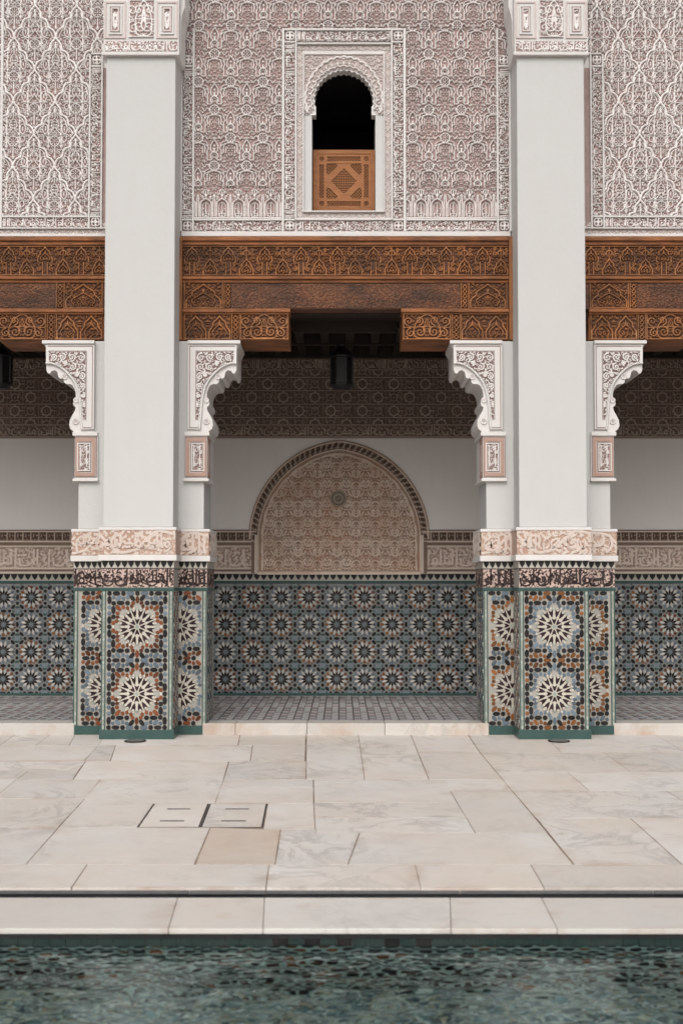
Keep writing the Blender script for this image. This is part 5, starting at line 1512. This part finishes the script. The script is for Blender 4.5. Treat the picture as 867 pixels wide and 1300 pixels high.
# dark inner beams carrying the wall behind the lintels
ib = tag(empty('inner_beam', (0, DL + 0.82, Z(396, DL))), 'dark beam behind the carved lintels under the ceiling', 'beam', kind='thing')
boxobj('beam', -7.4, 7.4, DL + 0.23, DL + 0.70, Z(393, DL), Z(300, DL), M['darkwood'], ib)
boxobj('cleat', Xl(370), Xl(506), DL + 0.71, DL + 0.75, Z(403, DL) - 0.04, Z(403, DL) + 0.1, M['darkwood'], ib)

# ------------------------------------------------------------------ channel and pool
yC0 = G(433, 1127)[1]; yC1 = G(433, 1139.5)[1]; yE = G(433, 1179)[1]
chn_ = tag(empty('water_channel', (0, yC0, -0.1)), kind='structure')
m = MB(); m.box(-14, 14, 0.0, 0.0115, -0.30, -0.032)
obj('channel_wall', m.mesh('channel_wall', [M['slate_stone']]), (0, yC0, 0), chn_)
m = MB(); m.box(-14, 14, 0, yC0 - yC1, -0.30, -0.13); obj('channel_bed', m.mesh('channel_bed', [M['slate_stone']]), (0, yC1, 0), chn_)
xs = [-14, -5, -2.2, G(240, 1128)[0], G(337, 1128)[0], G(584, 1128)[0], G(830, 1128)[0], 4, 14]
for i, (a, b) in enumerate(zip(xs, xs[1:])):
    m = MB(); o = rs.uniform(0.0, 0.006); m.box(a + 0.002, b - 0.002, -0.008 - o, 0.011, -0.030, -0.013)
    obj('slate_edging', m.mesh('slate_edging', [plaster('wet_slate', (0.10, 0.10, 0.105), (0.2, 0.195, 0.19), 6)], bevel=0.003), (0, yC0 - 0.001, 0), chn_)
pool = tag(empty('pool', (0, yE, -0.8)), kind='structure')
cj = [(-560, -600), (-20, -40), (226, 214), (336, 334), (571, 572.5), (687, 707), (900, 935), (1300, 1360)]
cj = [(-560, -600), (-240, -262)] + cj[2:]
for (a0, a1), (b0, b1) in zip(cj, cj[1:]):
    slab('coping_stone', [G(a1, 1179), G(b1, 1179), G(b0, 1139.5), G(a0, 1139.5)], M['coping'], pool, 0.0012, -0.024, 0.0, 0.004, rs.uniform(-0.001, 0.001))
M['pool_bed'] = plaster('pool_wall_bed', (0.46, 0.48, 0.43), (0.30, 0.34, 0.32), 5.0)
ZW = -0.078
m = MB(); m.box(-14, 14, 0.012, yC1 - yE - 0.004, -0.0455, -0.0245); obj('coping_bed', m.mesh('coping_bed', [M['slate_stone']]), (0, yE, 0), pool)
m = MB(); m.box(-14, 14, 0.03, yC1 - yE - 0.004, -0.95, -0.046); obj('pool_wall', m.mesh('pool_wall', [M['pool_bed']]), (0, yE, 0), pool)
# teal course under the coping with dark inlet tiles, then rows of dark ovals
tw = 0.070; px_dark = [365, 406.5, 446, 487, 528]
darkx = [X(q, yE) for q in px_dark]
tm = MB(); tm.box(-0.034, 0.034, 0, 0.012, -0.040, 0.0); tm = tm.mesh('course_tile', [M['deep_teal']], bevel=0.002)
dm = MB(); dm.box(-0.034, 0.034, 0, 0.012, -0.040, 0.0); dm = dm.mesh('course_tile', [M['black']], bevel=0.002)
for i in range(-34, 35):
    x = i*tw + 0.012
    dk = min(abs(x - q) for q in darkx) < tw*0.5
    obj('course_tile', dm if dk else tm, (x, yE + 0.017, -0.0465), pool)
mo = Mos(1.0, 0.006, 8); mo.ts = 1.0
for r in range(15):
    for i in range(-17, 17):
        x = (i + (0.5 if r % 2 else 0))*0.074; z = -0.098 - r*0.048
        mo.oval(x, z, 0.029, 0.018, 0 if mo.rg.random() < 0.88 else 2, 0, 10)
        mo.piece([(x + 0.037, z + 0.02), (x + 0.050, z), (x + 0.037, z - 0.02), (x + 0.024, z)][::-1] if False else [(x + 0.032, z + 0.006), (x + 0.042, z + 0.006), (x + 0.042, z - 0.006), (x + 0.032, z - 0.006)], 1)
wm_ = mo.mesh('oval_mosaic', [M['black'], M['pale_green'], M['rust']])
for x in (-2.516, 0.0, 2.516): tag(obj('oval_mosaic', wm_, (x, yE + 0.0295, 0), pool), kind='stuff')
# pool floor: irregular mosaic of pale and dark stones
fm_ = MB(); rf = random.Random(9)
nx_, ny_ = 190, 110; wx, wy = 5.2/nx_, 3.0/ny_
jit = {}
def jp(i, j):
    if (i, j) not in jit: jit[(i, j)] = ((i + rf.uniform(-.28, .28))*wx - 2.6, (j + rf.uniform(-.28, .28))*wy)
    return jit[(i, j)]
for i in range(nx_):
    for j in range(ny_):
        q = [jp(i, j), jp(i+1, j), jp(i+1, j+1), jp(i, j+1)]
        cx = sum(p[0] for p in q)/4; cy = sum(p[1] for p in q)/4
        q = [(cx + (x-cx)*0.9, cy + (y-cy)*0.9) for x, y in q]; z = rf.uniform(0.004, 0.012)
        fm_.add([(x, y, z) for x, y in q] + [(x, y, 0) for x, y in q], [(0, 1, 2, 3)] + [(k, 4+k, 4+(k+1) % 4, (k+1) % 4) for k in range(4)], rf.choices((0, 1, 2, 3), (4, 3, 3, 2))[0])
fl = fm_.mesh('floor_mosaic', [glaze('pool_pale', (0.56, 0.55, 0.48), 0.2), glaze('pool_green', (0.22, 0.29, 0.29), 0.3), glaze('pool_dark', (0.09, 0.125, 0.13), 0.3), glaze('pool_tan', (0.42, 0.35, 0.25), 0.3)])
tag(obj('floor_mosaic', fl, (0, yE - 3.0 + 0.03, -0.80), pool), kind='stuff')
m = MB(); m.box(-14, 14, -3.2, 0.03, -1.0, -0.80); obj('pool_floor', m.mesh('pool_floor', [M['darkgrout']]), (0, yE, 0), pool)
for xx in (-3.6, 3.4): boxobj('pool_side', xx, xx + 0.2, yE - 3.2, yE + 0.029, -0.95, -0.046, M['grout'], pool, 0)
boxobj('pool_side', -3.39, 3.39, yE - 3.2, yE - 3.0, -0.95, -0.046, M['grout'], pool, 0)
boxobj('near_paving', -14, 14, -12, yE - 3.0, -0.046, 0.0, M['marble'], yard, 0)
# rippled water
nxw, nyw = 620, 380
xs = np.linspace(-3.39, 3.39, nxw); ys = np.linspace(yE - 2.99, yE + 0.0285, nyw)
gx, gy = np.meshgrid(xs, ys); hz = np.zeros_like(gx); rr = np.random.RandomState(3)
for i in range(46):
    lam = rr.uniform(0.045, 0.30); a = rr.normal(pi/2, 0.55) if i % 3 else rr.uniform(0, 2*pi); k = 2*pi/lam
    hz += 0.0026*lam*np.sin(k*(gx*cos(a) + gy*sin(a)) + rr.uniform(0, 2*pi) + 0.9*np.sin(1.7*gx + 2.3*gy + i))
co = np.stack([gx, gy - yE, hz], -1).reshape(-1, 3)
idx = np.arange(nxw*nyw).reshape(nyw, nxw)
q = np.stack([idx[:-1, :-1], idx[:-1, 1:], idx[1:, 1:], idx[1:, :-1]], -1).reshape(-1, 4)
me = bpy.data.meshes.new('water'); me.from_pydata(co.tolist(), [], q.tolist()); me.polygons.foreach_set('use_smooth', [True]*len(me.polygons))
t = NT('pool_water')
gl = t.n('ShaderNodeBsdfGlass'); gl.inputs['IOR'].default_value = 1.333; gl.inputs['Roughness'].default_value = 0.0; gl.inputs['Color'].default_value = (0.74, 0.87, 0.89, 1)
t.l(gl.outputs[0], t.n('ShaderNodeOutputMaterial').inputs['Surface'])
outn = [n for n in t.t.nodes if n.type == 'OUTPUT_MATERIAL']
t.t.nodes.remove(outn[0] if outn[0].inputs['Surface'].links and outn[0].inputs['Surface'].links[0].from_node == t.b else outn[1])
t.t.nodes.remove(t.b)
me.materials.append(t.m)
tag(obj('water', me, (0, yE, ZW)), kind='structure')
